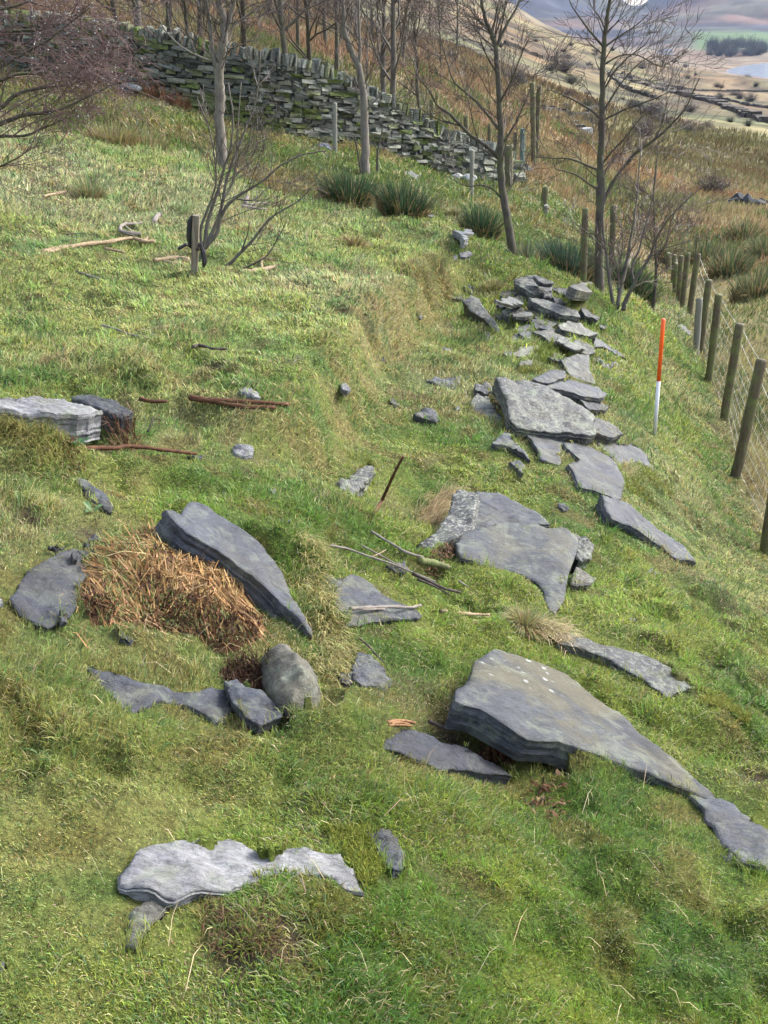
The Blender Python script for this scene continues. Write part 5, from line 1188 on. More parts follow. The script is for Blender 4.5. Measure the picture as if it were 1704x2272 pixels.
for k in range(150):
    u = rng.uniform(930, 1700); v = rng.uniform(40, 300)
    if v < 40+max(0, (u-1050))*.22: continue
    if u > 1560 and v > 235: continue
    place_bush(u, v, None, rng.uniform(4, 15)*(.6+v/260), int(rng.integers(0, 4)), *(('small dark bush among many dotted over the brown slope left of the straight tree', GB+', left') if u < 1330 else ('small dark bush among many dotted between the far field walls', GB+', valley')))
# scrub against the foot of the mountain
_bm = bp[2][0].data; _bv = np.empty(len(_bm.vertices)*3, np.float32); _bm.vertices.foreach_get('co', _bv); _bv = _bv.reshape(-1, 3); _bf = [tuple(p.vertices) for p in _bm.polygons]
mb = MB()
for k in range(40):
    u = 1572+rng.uniform(0, 125); v = 108+rng.uniform(-2, 16); c = at(u, v, Hs); c[2] = Hn([c[0]], [c[1]])[0]; hh = rng.uniform(14, 28)*np.linalg.norm(c)/FPX; a = rng.uniform(0, 6.28)
    R2 = np.array([[math.cos(a), math.sin(a), 0], [-math.sin(a), math.cos(a), 0], [0, 0, 1]]); mb.add((_bv@R2)*[hh*rng.uniform(.7, 1.1), hh, hh*rng.uniform(.8, 1.2)]+c, _bf, cA(.045, .05, .038)*rng.uniform(.7, 1.3))
o = mb.build('far_wood', M['twig']); tag(o, 'dark far-off wood on the green knoll above the lake', 'wood', kind='stuff')

# ---------------------------------------------------------------- wire fence
M['post'] = mat_wood('post_wood', (0.062, 0.046, 0.028), (0.136, 0.118, 0.074), (40, 40, 5), .7, (.13,.16,.05), .85)
M['post_pale'] = mat_wood('old_post', (0.161, 0.155, 0.130), (0.260, 0.254, 0.223), (50, 50, 5), .8, (.2,.22,.12), .4)
M['wire'] = mat_plain('galvanised_wire', (.45,.47,.48), .4, .7)
def post_mesh(p, q, rad, mb=None, sides=12):
    mb = mb or MB(); ax = (q-p)/np.linalg.norm(q-p); P_ = [p-ax*.35]+[p+(q-p)*f for f in np.linspace(0, .985, 7)]+[q]
    P_ = np.array(P_); P_[1:-1] += rng.normal(0, rad*.04, P_[1:-1].shape)
    mb.tube(P_, [rad]*(len(P_)-1)+[rad*.86], sides, True, None, .07); return mb
FP = [((1700,1208),(1745,905),7.75,.040),((1630,1065),(1690,797),9.6,.045),((1605,938),(1641,718),11.4,.045),((1571,850),(1595,653),13.2,.045),((1552,789),(1573,621),15.2,.048),
      ((1528,707),(1548,563),18,.05),((1513,684),(1526,561),20,.05),((1503,690),(1512,567),21.5,.05),((1493,690),(1501,584),22.5,.05),((1489,690),(1497,565),23.5,.05),((1481,690),(1484,561),25,.06)]
fr = None; tops, bots = [], []
O_ = pt(1605, 938, 11.4)
fr = root('wire_fence', O_, 'wire fence on round mossy posts running down the right side of the field', 'fence')
for (b_, t_, r, rad) in FP:
    p = at(b_[0], b_[1], Hs) if False else pt(b_[0], b_[1], r); d = ray(t_[0], t_[1]); h = np.hypot(p[0], p[1]); q = d*h/np.hypot(d[0], d[1])+np.array([0, 0, CAMZ])
    p[2] = min(p[2], Hs([p[0]], [p[1]])[0]+.02)
    post_mesh(p, q, rad).build('post', M['post'], fr, True, O_); tops.append(q); bots.append(p)
tops = np.array(tops); bots = np.array(bots)
# nearer posts hidden past the right edge keep the wires going
t0 = tops[0]+(tops[0]-tops[1])*1.0; b0_ = bots[0]+(bots[0]-bots[1])*1.0; b0_[2] = Hs([b0_[0]], [b0_[1]])[0]; t0[2] = b0_[2]+1.1
post_mesh(b0_, t0, .045).build('post', M['post'], fr, True, O_)
TT = np.vstack([t0, tops]); BB = np.vstack([b0_, bots]); side = np.array([_fd[1], -_fd[0], 0])*.05
wires = MB(); net = MB()
for i in range(len(TT)-1):
    up0, up1 = TT[i]-BB[i], TT[i+1]-BB[i+1]
    for f, rw in ((.93, .0022), (.80, .0018)):
        a, b2 = BB[i]+up0*f+side, BB[i+1]+up1*f+side; wires.tube([a+(b2-a)*t-np.array([0, 0, .02])*4*t*(1-t) for t in np.linspace(0, 1, 6)], rw, 3, False)
    for f in np.linspace(.04, .66, 7): net.tube([BB[i]+up0*f+side, BB[i+1]+up1*f+side], .0010, 3, False)
    L_ = np.linalg.norm(BB[i+1]-BB[i])
    for t in np.arange(0, 1, .15/L_):
        a = BB[i]+(BB[i+1]-BB[i])*t+side; uv = up0+(up1-up0)*t; net.tube([a+uv*.04, a+uv*.66], .0009, 3, False)
wires.build('wire', M['wire'], fr, off=O_); net.build('netting', M['wire'], fr, off=O_)
def lone_post(u, v, u2, v2, r, rad, label, name='wooden_post', mat='post', ground=True, cat='post'):
    p = pt(u, v, r)
    if ground: p[2] = Hs([p[0]], [p[1]])[0]
    d = ray(u2, v2); h = np.hypot(p[0], p[1]); q = d*h/np.hypot(d[0], d[1])+np.array([0, 0, CAMZ])
    o = post_mesh(p, q, rad).build(name, M[mat], None, True, p); o.location = p; return tag(o, label, cat)
lone_post(1546, 771, 1552, 662, 14.7, .045, 'short split pale old post standing against the fence', mat='post_pale')
lone_post(1535, 566, 1549, 526, 28, .05, 'leaning thin post beyond the far end of the fence')
lone_post(1296, 624, 1299, 462, 12.9, .042, 'lone round mossy post at the brow left of the straight tree')
lone_post(1205, 465, 1210, 415, 19.5, .06, 'short dark stump-like post on the grass beyond the brow', mat='post')
lone_post(1211, 480, 1212, 455, 19.2, .04, 'stub of pale post beside the short dark post', mat='post_pale')
lone_post(743, 322, 743, 228, 21.6, .045, 'lone grey post standing against the face of the stone wall', mat='post_pale')
lone_post(1046, 434, 1048, 333, 20, .04, 'thin grey post in front of the lower end of the wall', mat='post_pale')
lone_post(1131, 385, 1130, 322, 24, .09, 'thick dark post at the tumbled end of the wall')
lone_post(1145, 340, 1144, 293, 27, .05, 'short post behind the tumbled wall end')
lone_post(958, 300, 958, 222, 26, .05, 'post of the old fence rising behind the wall coping, left')
lone_post(1034, 330, 1034, 257, 27, .06, 'post of the old fence rising behind the wall coping, middle')
lone_post(1087, 345, 1086, 274, 28, .05, 'post of the old fence rising behind the wall coping, right')
lone_post(1187, 330, 1181, 183, 31, .075, 'left pole of the pair of tall weathered poles beyond the wall end', mat='post')
lone_post(1190, 332, 1197, 190, 31.2, .07, 'right pole of the pair of tall weathered poles, leaning slightly out', mat='post')
lone_post(1361, 560, 1362, 455, 17, .05, 'dark slender post behind the straight tree', mat='post')
M['teal'] = mat_plain('tree_guard_mesh', (.08,.15,.135), .7)
lone_post(1161, 345, 1160, 286, 27.5, .06, 'teal mesh guard standing behind the tumbled wall end', 'tree_guard', 'teal', cat='tree guard')

# ---------------------------------------------------------------- stake with black tie
p = at(431, 605); d = ray(436, 476); h = np.hypot(p[0], p[1]); q = d*h/np.hypot(d[0], d[1])+np.array([0, 0, CAMZ])
st = root('stake', p, 'square wooden stake with a black rubber tie holding the young tree on the lawn', 'stake')
M['stake'] = mat_wood('stake_wood', (0.099, 0.074, 0.053), (0.260, 0.229, 0.180), (60, 60, 4), .8)
M['rubber'] = mat_plain('black_rubber', (.012,.012,.016), .45)
ax = (q-p)/np.linalg.norm(q-p); bx = np.cross(ax, [0, 1, 0]); bx /= np.linalg.norm(bx); by = np.cross(ax, bx)
mb = MB(); mb.box((p+q)/2-p-ax*.1, [bx, by, ax], [.024, .024, np.linalg.norm(q-p)/2+.1], .03); mb.build('post', M['stake'], st)
mb = MB(); hgt_ = np.linalg.norm(q-p)
c1 = p-p+ax*hgt_*.42
mb.tube([c1+bx*-.03+by*.03, c1+bx*.03-by*.035, c1+bx*.07-by*.02+ax*.02, c1+bx*.13-by*.01-ax*.02], .013, 6)
mb.tube([c1-bx*.03+ax*.05, c1-bx*.06-ax*.02, c1-bx*.075-ax*.09, c1-bx*.07-ax*.13], [.012,.018,.022,.01], 6)
mb.tube([c1+bx*.04+ax*.02, c1+bx*.05+ax*.10, c1+bx*.045+ax*.2, c1+bx*.03+ax*.24], [.014,.022,.022,.01], 6)
mb.tube([c1-bx*.04+by*.03+ax*.03, c1-by*.04+ax*.03, c1+bx*.05+ax*.02], .016, 6)
mb.build('tie', M['rubber'], st)

# ---------------------------------------------------------------- ranging pole
M['red'] = mat_plain('red_orange_paint', (.90,.115,.012), .35, 0, .03); M['white'] = mat_plain('white_paint', (.62,.63,.66), .35, 0, .05); M['steel'] = mat_plain('steel_tip', (.3,.3,.3), .4, .8)
p = at(1451, 978, Hs); h = np.hypot(p[0], p[1]); P3 = []
for (u, v) in [(1451,979),(1461.5,845),(1472,707)]:
    d = ray(u, v); P3.append(d*h/np.hypot(d[0], d[1])+np.array([0, 0, CAMZ]))
rp = root('ranging_pole', p, 'slim ranging pole, orange-red above and white below, stuck in the grass right of the stones', 'ranging pole')
P3 = np.array(P3); P3[0] = p; axp = (P3[2]-P3[0])/np.linalg.norm(P3[2]-P3[0]); Lp = np.linalg.norm(P3[2]-P3[0]); rr_ = .0145
fm = np.linalg.norm(P3[1]-P3[0])/Lp
mb = MB(); mb.tube([p*0+axp*.02, axp*Lp*fm], rr_, 16); mb.build('white_band', M['white'], rp, True)
mb = MB(); mb.tube([axp*Lp*fm, axp*(Lp-.004), axp*Lp], [rr_*1.02, rr_*1.02, rr_*.8], 16); mb.build('red_band', M['red'], rp, True)
mb = MB(); mb.tube([axp*-.12, axp*-.02, axp*.02], [.002, rr_*.8, rr_], 12); mb.build('steel_tip', M['steel'], rp, True)

# ---------------------------------------------------------------- sticks, logs
M['dead_pale'] = mat_wood('bleached_wood', (0.16, 0.11, 0.06), (0.40, 0.31, 0.20), (30, 30, 30), .8)
M['dead_grey'] = mat_wood('grey_deadwood', (0.124, 0.105, 0.093), (0.260, 0.229, 0.198), (30, 30, 30), .8)
M['dead_dark'] = mat_wood('dark_deadwood', (0.031, 0.025, 0.022), (0.093, 0.074, 0.062), (30, 30, 30), .8)
M['peel'] = mat_wood('peeling_bark', (.07,.03,.015), (.34,.19,.09), (60, 60, 60), .8)
M['rotten'] = mat_wood('rotten_red_wood', (0.045, 0.02, 0.012), (0.13, 0.06, 0.03), (20, 60, 60), .85)
def stick(name, label, limbs, mat, cat='stick', lift=.02, flat=None):
    c = None; mb = MB()
    for (pl, r0, r1) in limbs:
        G = hit([q[0] for q in pl], [q[1] for q in pl], Hs)
        for i, q in enumerate(pl):
            if len(q) > 2: # height above the turf: move the point up and keep it on the same line of sight
                h = np.hypot(*G[i][:2]); G[i][2] += q[2]; k = 1-q[2]/(CAMZ-G[i][2]+q[2]); G[i][:2] *= k
        G[:, 2] += r0*.7+lift
        if c is None: c = G.mean(0)
        t = np.arange(len(G)); tt = np.linspace(0, len(G)-1, (len(G)-1)*5+1); Q_ = np.stack([np.interp(tt, t, G[:, a]) for a in range(3)], -1)
        for _ in range(2): Q_[1:-1] = (Q_[:-2]+2*Q_[1:-1]+Q_[2:])/4
        rr = np.linspace(r0, r1, len(Q_))*(.72 if r0 < .0105 else .9)*(1+.3*fbm(np.arange(len(Q_))*.7, np.zeros(len(Q_))+r0*999, 601, 2)); mb.tube(Q_, rr, 7, True, None, .16)
    o = mb.build(name, M[mat], None, True, c); o.location = c; return tag(o, label, cat)
stick('driftwood_log', 'largest bleached log with splintered left end lying on the lawn at the left', [(A4([(270,470),(330,450),(440,435),(480,425),(560,415),(670,405),(760,385),(820,380),(880,400),(950,400)]), .022, .017), (A4([(450,440),(400,435),(310,470),(230,475)]), .022, .006), (A4([(640,440),(720,455),(775,470)]), .014, .006), (A4([(870,395),(905,380),(908,345)]), .014, .008)], 'dead_pale', 'log')
stick('driftwood_branch', 'curled grey branch arching behind the largest bleached log', [(A4([(870,365),(800,360),(745,350),(740,320),(765,300),(830,300),(872,292)]), .024, .012), (A4([(765,305),(800,330),(840,350)]), .012, .008)], 'dead_grey', 'branch', .03)
stick('driftwood_log', 'flat piece of bleached wood at the foot of the stake', [(A4([(945,515),(1020,505),(1090,500),(1160,515)]), .016, .026), (A4([(1000,515),(1060,530),(1140,532)]), .012, .012)], 'dead_pale', 'log')
stick('driftwood_branch', 'bleached branch with an upturned hook right of the stake', [(zb([(-120,725),(0,722),(60,712),(190,690)]), .018, .022), (zb([(60,705),(55,650),(72,630,.03)]), .014, .010), (zb([(72,635,.05),(110,640,.05),(128,670)]), .010, .008), (zb([(195,690),(225,705)]), .012, .006)], 'dead_pale', 'branch')
stick('driftwood_stump', 'small pale stump of wood alone on the lawn left of the stake', [(A4([(950,290),(955,260),(975,240),(990,240)]), .03, .03)], 'dead_grey', 'wood')
stick('driftwood_branch', 'grey branch standing up with two prongs below the tallest grey tree', [(A4([(1525,75),(1520,120),(1510,165)]), .02, .03), (A4([(1485,180),(1550,190),(1640,200)]), .022, .010), (A4([(1530,165),(1600,155),(1650,160)]), .012, .008), (A4([(1525,80),(1560,60),(1640,40)]), .010, .006)], 'dead_grey', 'branch')
stick('dead_stick', 'short bleached stick lying at the upper left of the lawn', [(A4([(268,118),(320,105),(380,95),(405,88)]), .014, .016)], 'dead_pale')
stick('dead_stick', 'thin grey stick slanting across the lawn below the largest log', [(A4([(360,555),(430,562),(520,595),(612,625)]), .006, .010)], 'dead_grey')
stick('dead_stick', 'thin brown twig with a pale tail in the middle of the lawn', [(A4([(625,915),(700,935),(740,950)]), .010, .008), (A4([(740,948),(800,970),(860,985),(930,998)]), .006, .006)], 'dead_grey')
stick('dead_stick', 'short dark crooked stick in the grass, lower lawn', [(A4([(1185,1055),(1215,1040),(1260,1050),(1310,1065),(1395,1065)]), .012, .007)], 'dead_dark')
stick('rotten_log', 'rotten red-brown log sunk in the turf, long right piece', [(z2([(1000,90),(1100,105),(1230,110),(1400,115),(1520,125)]), .018, .010), (z2([(1100,100),(1200,125),(1300,140),(1450,138)]), .016, .010)], 'rotten', 'log', .0)
stick('rotten_log', 'narrow left piece of the rotten red-brown log', [(z2([(735,92),(800,105),(880,105)]), .012, .008)], 'rotten', 'log', .0)
stick('root', 'reddish root curving along the hollow below the massive left slab', [(z2([(385,395),(440,380),(540,375),(600,378),(660,365),(760,370),(860,385),(1040,405)]), .012, .008)], 'rotten', 'root')
stick('dead_stick', 'dead twig snapped over the tiny hollow on the upper lawn', [(A4([(410,350),(470,345),(530,345)]), .007, .004)], 'dead_dark')
stick('upright_stalk', 'red-brown stalk sticking up out of the turf in the middle of the picture', [(z3([(620,548),(640,505,.04),(680,440,.13),(720,350,.26),(770,240,.40),(815,160,.50)]), .012, .006), (z3([(760,265,.37),(765,215,.42),(762,190,.44)]), .004, .002), (z3([(700,400,.18),(760,350,.2),(820,280,.26)]), .003, .002)], 'rotten', 'stalk', -.02)
stick('dead_stick', 'pale thin stick, upper of the bundle above the slab with the stick', [(z3([(620,665),(690,710),(760,750),(830,795),(935,825)]), .007, .008)], 'dead_grey')
stick('dead_stick', 'mossy knot of rotten wood at the end of the pale thin stick', [(z3([(915,860),(960,862),(1030,880),(1095,900)]), .019, .014), (z3([(930,850),(960,845),(1000,862)]), .012, .008)], 'post', 'wood')
stick('dead_stick', 'long dark stalk lying beneath the pale thin stick', [(z3([(370,755),(480,775),(600,820),(730,860),(880,920),(1010,975)]), .007, .005), (z3([(560,750),(660,805),(760,860),(850,900)]), .005, .004)], 'dead_grey')
stick('dead_stick', 'dark mat of stalks trailing off the right end of the bundle', [(z3([(870,925),(960,970),(1060,1020),(1165,1045)]), .010, .007), (z3([(900,960),(1000,1000),(1100,1055)]), .007, .004)], 'dead_dark')
stick('dead_stick', 'short whitish twig crossing the bundle of stalks', [(z3([(625,820),(670,800),(710,775)]), .004, .003)], 'dead_pale')
stick('rotten_stick', 'brown peeling stick lying along the lower edge of a blue-grey slab', [(z3([(490,1165),(560,1160),(650,1155),(760,1150),(860,1155),(920,1140)]), .010, .007), (z3([(500,1158),(590,1166),(700,1160)]), .006, .004)], 'dead_grey', lift=.03)
stick('dead_stick', 'bare pinkish stick lying on the grass right of the blue-grey slab', [(z3([(1045,1158),(1150,1172),(1240,1180),(1340,1182)]), .010, .008)], 'dead_pale')
stick('dead_stick', 'thin dark twig curving past the small blue-grey flake', [(z3([(545,1325),(600,1370),(640,1420),(700,1480)]), .005, .003)], 'dead_dark')
stick('bark_scrap', 'orange scrap of peeling bark on the dark slab left of the white-spotted block', [(z3([(715,1880),(760,1868),(830,1865),(885,1880)]), .008, .006), (z3([(720,1895),(800,1890),(870,1895)]), .006, .003), (z3([(740,1885),(790,1875),(850,1885)]), .007, .004)], 'peel', 'bark', .035)
stick('dead_stick', 'dark stick left of the orange scrap of bark', [(z3([(575,1855),(640,1875),(710,1890)]), .009, .006)], 'dead_dark')
stick('dead_stick', 'dark stick at the upper edge of the slab in front of the white-spotted block', [(z3([(970,1840),(1030,1865),(1095,1895)]), .008, .005)], 'dead_dark')
stick('dead_stick', 'small upright brown twig in the grass below the rotten log', [(z2([(780,285),(795,245,.04),(812,200,.08)]), .006, .003)], 'dead_dark')
stick('dead_stick', 'tiny pale stick in the grass right of the mat of stalks', [(z3([(1155,970),(1210,1005)]), .006, .004)], 'dead_grey')

# dark wet hollows and brown bracken litter
def litter(name, label, px, n, cols, L=(.03, .09), wd=.008, cat='dead leaves', hgt=.02, az=None, lean=(1.0, 1.5)):
    G = hit([p[0] for p in px], [p[1] for p in px], Hs); c = G[:, :2].mean(0); mn, mx = G[:, :2].min(0), G[:, :2].max(0)
    x = rng.uniform(mn[0], mx[0], n*3); y = rng.uniform(mn[1], mx[1], n*3); k = inpoly(x, y, G[:, :2]); Gd = np.vstack([G[:, :2]*(1-t)+np.roll(G[:, :2], -1, 0)*t for t in np.linspace(0, 1, 12)]); dd = np.sqrt((x[:, None]-Gd[:, 0])**2+(y[:, None]-Gd[:, 1])**2).min(1); sz = (mx-mn).min(); k &= (dd/sz*2.6+.9*fbm(x*9, y*9, 611, 3) > rng.random(len(x))*.8); x, y = x[k][:n], y[k][:n]; m_ = len(x)
    cl = np.array([cols[i] for i in rng.integers(0, len(cols), m_)]); a = rng.uniform(0, 6.28, m_) if az is None else rng.normal(az, .7, m_)
    o = blades(name, np.column_stack([x, y, Hn(x, y)+rng.uniform(0, hgt, m_)]), rng.uniform(L[0], L[1], m_), np.full(m_, wd)*rng.uniform(.6, 1.3, m_), a, rng.uniform(lean[0], lean[1], m_), jcol(cl, .25, .08), M['rough'])
    return tag(o, label, cat, kind='stuff')
rust = [(.10,.045,.025), (.07,.032,.018), (.15,.08,.04), (.06,.035,.02), (.18,.12,.06)]
litter('bracken_litter', 'rusty dead bracken between the front slab and the white-spotted block', z4([(230,1320),(380,1310),(520,1400),(500,1440),(400,1380),(250,1345)]), 260, rust, (.02, .07), .012)
litter('bracken_litter', 'red-brown dead leaves in the near turf, lower right', z4([(500,1570),(720,1560),(740,1720),(540,1740)]), 80, rust, (.015, .05), .012)
litter('bracken_litter', 'rusty fern stems under the right end of the massive left slab', z2([(540,230),(700,230),(760,330),(600,340)]), 260, rust, (.05, .16), .005, lean=(.2, 1.3))
litter('bracken_litter', 'dark red leaf litter in the hollow under the massive left slab', z2([(300,380),(420,370),(440,520),(360,530)]), 200, rust, (.02, .06), .010)
litter('bracken_litter', 'crumbled brown leaves in front of the broad dark slab', z4([(60,470),(230,430),(260,500),(120,545)]), 320, rust, (.02, .05), .010)
litter('bracken_litter', 'rust-coloured plant growing from the gap under the great lichened slab', z1([(1040,1150),(1160,1140),(1215,1225),(1100,1215)]), 160, rust+[(.12,.16,.05)], (.04, .14), .008, lean=(.3, 1.2))
litter('bracken_litter', 'dark reddish moss behind the left end of the great lichened slab', z1([(470,880),(600,850),(650,1080),(560,1040)]), 900, [(.10,.055,.025), (.07,.06,.03), (.09,.11,.03)], (.02, .06), .010)
litter('bracken_litter', 'brown bracken stalks at the foot of the wall', A1([(740,500),(1180,640),(1190,690),(900,600)]), 900, [(.34,.17,.09), (.25,.12,.07)], (.1, .4), .014, lean=(.2, 1.2))
litter('bracken_litter', 'matted wet brown turf in the near foreground, below the pale slab', z5([(760,780),(1160,860),(1200,1080),(900,1060),(760,930)]), 900, [(.08,.045,.025), (.13,.08,.04), (.12,.12,.04)], (.012, .03), .003, hgt=.006)
litter('moss_cushion', 'bright yellow-green moss cushion right of the broad flat blue-grey slab', z1([(1340,1350),(1500,1350),(1650,1430),(1640,1560),(1480,1560),(1350,1500)]), 5000, [(.22,.25,.05), (.26,.24,.07), (.15,.2,.04)], (.012, .03), .005, 'moss', lean=(.2, 1.2))
litter('moss_cushion', 'bright moss filling the middle of the stone pile', z1([(780,600),(960,610),(960,720),(820,720)]), 3000, [(.22,.26,.05), (.16,.2,.05)], (.015, .04), .006, 'moss', .05, lean=(.2, 1.0))
litter('moss_cushion', 'band of moss above the great lichened slab', z1([(640,760),(760,735),(870,740),(860,790),(720,795)]), 2200, [(.24,.24,.07), (.2,.22,.06)], (.012, .035), .006, 'moss', .04, lean=(.2, 1.0))
litter('moss_cushion', 'bright yellow moss below the right end of the long pale lichened slab', z4([(1330,1090),(1450,1100),(1560,1200),(1570,1290),(1450,1230),(1350,1180)]), 3800, [(.24,.24,.05), (.2,.22,.05)], (.010, .028), .004, 'moss', .01, lean=(.2, 1.0))
litter('moss_cushion', 'yellow-green moss around the small dark stone in the foreground', z5([(1320,520),(1500,520),(1590,700),(1500,800),(1400,640)]), 3000, [(.22,.24,.04), (.17,.2,.04)], (.010, .022), .003, 'moss', .01, lean=(.2, 1.0))

# ---------------------------------------------------------------- heap of straw and dung
def heap():
    outline = z2([(440,900),(520,840),(700,800),(860,790),(930,860),(1100,950),(1240,1000),(1320,1080),(1330,1180),(1390,1260),(1370,1350),(1250,1400),(1150,1400),(1050,1370),(850,1340),(640,1300),(480,1260),(420,1150),(430,1000)])
    G = hit([p[0] for p in outline], [p[1] for p in outline], H0); c = G.mean(0); poly = G[:, :2]-c[:2]
    lo, hi = poly.min(0), poly.max(0); gx, gy = np.meshgrid(np.linspace(lo[0]-.03, hi[0]+.03, 64), np.linspace(lo[1]-.03, hi[1]+.03, 64)); x, y = gx.ravel(), gy.ravel()
    def hz(x, y):
        ins = inpoly(x, y, poly); pp = np.stack([x, y], -1); d = np.full(len(x), 9.)
        for i in range(len(poly)):
            a, b2 = poly[i], poly[(i+1) % len(poly)]; e = b2-a; t = np.clip(((pp-a)@e)/(e@e), 0, 1); d = np.minimum(d, np.linalg.norm(pp-a-t[:, None]*e, axis=1))
        h = .085*(1-np.exp(-d/.14))*ins + .035*fbm(x*9, y*9, 701, 3)*ins*sstep(0, .05, d)
        return H0(x+c[0], y+c[1])-c[2]+h-.03*(~ins)-.0, ins, d
    z, ins, d = hz(x, y)
    i = np.arange(63)[:, None]*64; j = np.arange(63)[None]; Qd = np.stack([i+j, i+j+1, i+65+j, i+64+j], -1).reshape(-1, 4)
    colm = lerp(cA(.075,.04,.022), cA(.14,.09,.045), sstep(-.2, .3, fbm(x*20, y*20, 711, 3)))
    rt = root('straw_heap', c, 'heap of tangled golden-brown straw and dung beside the tall raised slab', 'straw heap')
    link('soil_core', mesh_np('soil_core', np.column_stack([x, y, z]), quads=Qd, col=colm, smooth=True), M['ground'], rt)
    def straws(name, n, L, wd, cols, keep, parent, lean, azf, stt=False):
        x = rng.uniform(lo[0], hi[0], n*2); y = rng.uniform(lo[1], hi[1], n*2); zz, ins, d = hz(x, y); k = ins & keep(x, y); x, y, zz = x[k][:n], y[k][:n], zz[k][:n]; m_ = len(x)
        cl = np.array([cols[q] for q in rng.integers(0, len(cols), m_)])
        o = blades(name, np.column_stack([x, y, zz+rng.uniform(0, .03, m_)]), rng.uniform(*L, m_), np.full(m_, wd)*rng.uniform(.6, 1.4, m_), azf(x, y, m_), rng.uniform(*lean, m_), jcol(cl, .22, .07), M['rough'], parent, straight=stt); return o
    fl = lambda x, y, m_: -.75+1.1*fbm(x*3, y*3, 721, 2)*2+rng.normal(0, .45, m_)+math.pi*(rng.random(m_) < .5)
    bare_ = lambda x, y: ~((fbm(x*5, y*5, 731, 3) > .18) | ((x < lo[0]+.33*(hi[0]-lo[0])) & (rng.random(len(x)) < .6)))
    def lying(name, n, L, wd, cols, keep, azf):
        x = rng.uniform(lo[0], hi[0], n*3); y = rng.uniform(lo[1], hi[1], n*3); z0, ins, d = hz(x, y); k = ins & keep(x, y) & (d > rng.random(len(x))*.07); x, y, z0 = x[k][:n], y[k][:n], z0[k][:n]; m_ = len(x)
        a = azf(x, y, m_); Ln = rng.uniform(*L, m_); o1 = rng.uniform(0, .022, m_); dz = rng.normal(.002, .007, m_)
        def at_(f): X_, Y_ = x+np.cos(a)*Ln*f, y+np.sin(a)*Ln*f; return np.column_stack([X_, Y_, np.maximum(hz(X_, Y_)[0], 0*X_-9)+o1+dz*f*2])
        A_, B_, C_ = at_(0), at_(.5), at_(1); s_ = np.column_stack([-np.sin(a), np.cos(a), rng.uniform(-.8, .8, m_)]); w = (wd*.5*rng.uniform(.6, 1.4, m_))[:, None]
        V = np.stack([A_-s_*w, A_+s_*w, B_+s_*w, B_-s_*w, C_+s_*w, C_-s_*w], 1).reshape(-1, 3); b = np.arange(m_)*6
        cl = jcol(np.array([cols[q] for q in rng.integers(0, len(cols), m_)]), .25, .07)
        return link(name, mesh_np(name, V, quads=np.concatenate([np.stack([b, b+1, b+2, b+3], -1), np.stack([b+3, b+2, b+4, b+5], -1)]), col=np.repeat(cl, 6, 0)), M['rough'], rt)
    o = lying('straw', 3600, (.04, .14), .0027, [(.33,.20,.08), (.24,.135,.05), (.40,.28,.14), (.12,.07,.03), (.34,.22,.10)], bare_, fl); o['kind'] = 'stuff'
    o = straws('dung', 3600, (.012, .035), .006, [(.09,.045,.025), (.05,.03,.02), (.14,.07,.035)], lambda x, y: fbm(x*5, y*5, 731, 3) > .02, rt, (.2, 1.4), lambda x, y, m_: rng.uniform(0, 6.28, m_)); o['kind'] = 'stuff'
    o = straws('grass', 2200, (.012, .035), .0028, [(.16,.22,.07), (.22,.25,.10)], lambda x, y: fbm(x*4+3, y*4, 741, 3) > -.02, rt, (.3, 1.3), lambda x, y, m_: rng.uniform(0, 6.28, m_)); o['kind'] = 'stuff'
heap()
litter('loose_straw', 'loose golden straws strewn over the turf around the straw heap', z2([(380,880),(480,830),(900,780),(1100,930),(1500,1320),(1500,1500),(1300,1600),(900,1460),(420,1420),(250,1300),(380,1150)]), 420, [(.34,.22,.10), (.25,.15,.07), (.42,.32,.18)], (.03, .11), .0026, 'straw', .015, lean=(1.2, 1.5))
litter('peaty_clod', 'dark clod of peaty rootlets on the left shoulder of the rounded boulder', z2([(1130,1430),(1330,1420),(1470,1470),(1460,1580),(1300,1610),(1150,1540)]), 1500, [(.06,.03,.02), (.10,.055,.035), (.04,.025,.015)], (.012, .035), .004, 'peat', .035, lean=(.2, 1.4))
# small broad-leaved weeds
def leafy(u, v, n, s, label, col=(.06,.17,.05)):
    c = at(u, v); mb = MB()
    for k in range(n):
        a = k*2.4+rng.uniform(-.3, .3); t = .35+.4*rng.random(); d = np.array([math.cos(a)*math.cos(t), math.sin(a)*math.cos(t), math.sin(t)]); sd = np.array([-math.sin(a), math.cos(a), 0]); L = s*rng.uniform(.6, 1.1)
        o = c*0; P_ = [o, o+d*L*.35+sd*L*.16, o+d*L*.7+sd*L*.2, o+d*L-np.array([0,0,L*.15]), o+d*L*.7-sd*L*.2, o+d*L*.35-sd*L*.16, o+d*L*.5+np.array([0,0,-.03*L])]
        mb.add(P_, [(0,1,6),(1,2,6),(2,3,6),(3,4,6),(4,5,6),(5,0,6)], cA(*col)*rng.uniform(.8, 1.3))
    o = mb.build('leafy_weed', M['grass']); o.location = c+[0, 0, .01]; tag(o, label, 'weed')
leafy(198, 975, 6, .09, 'dock plant with green leaves under the massive slab at the left border')
leafy(170, 995, 6, .07, 'small leafy weed left of the dock plant in the dark hollow')
leafy(368, 1378, 6, .06, 'bright green clover-like leaf growing in the straw heap')
leafy(362, 1352, 4, .045, 'small green leaf above the bright leaf in the straw heap')
leafy(205, 1140, 6, .05, 'pale green thistle-like rosette in the turf above the dark wet slab', (.10,.18,.07))
leafy(1073, 756, 5, .10, 'green weed at the foot of the lichened slab set on edge')

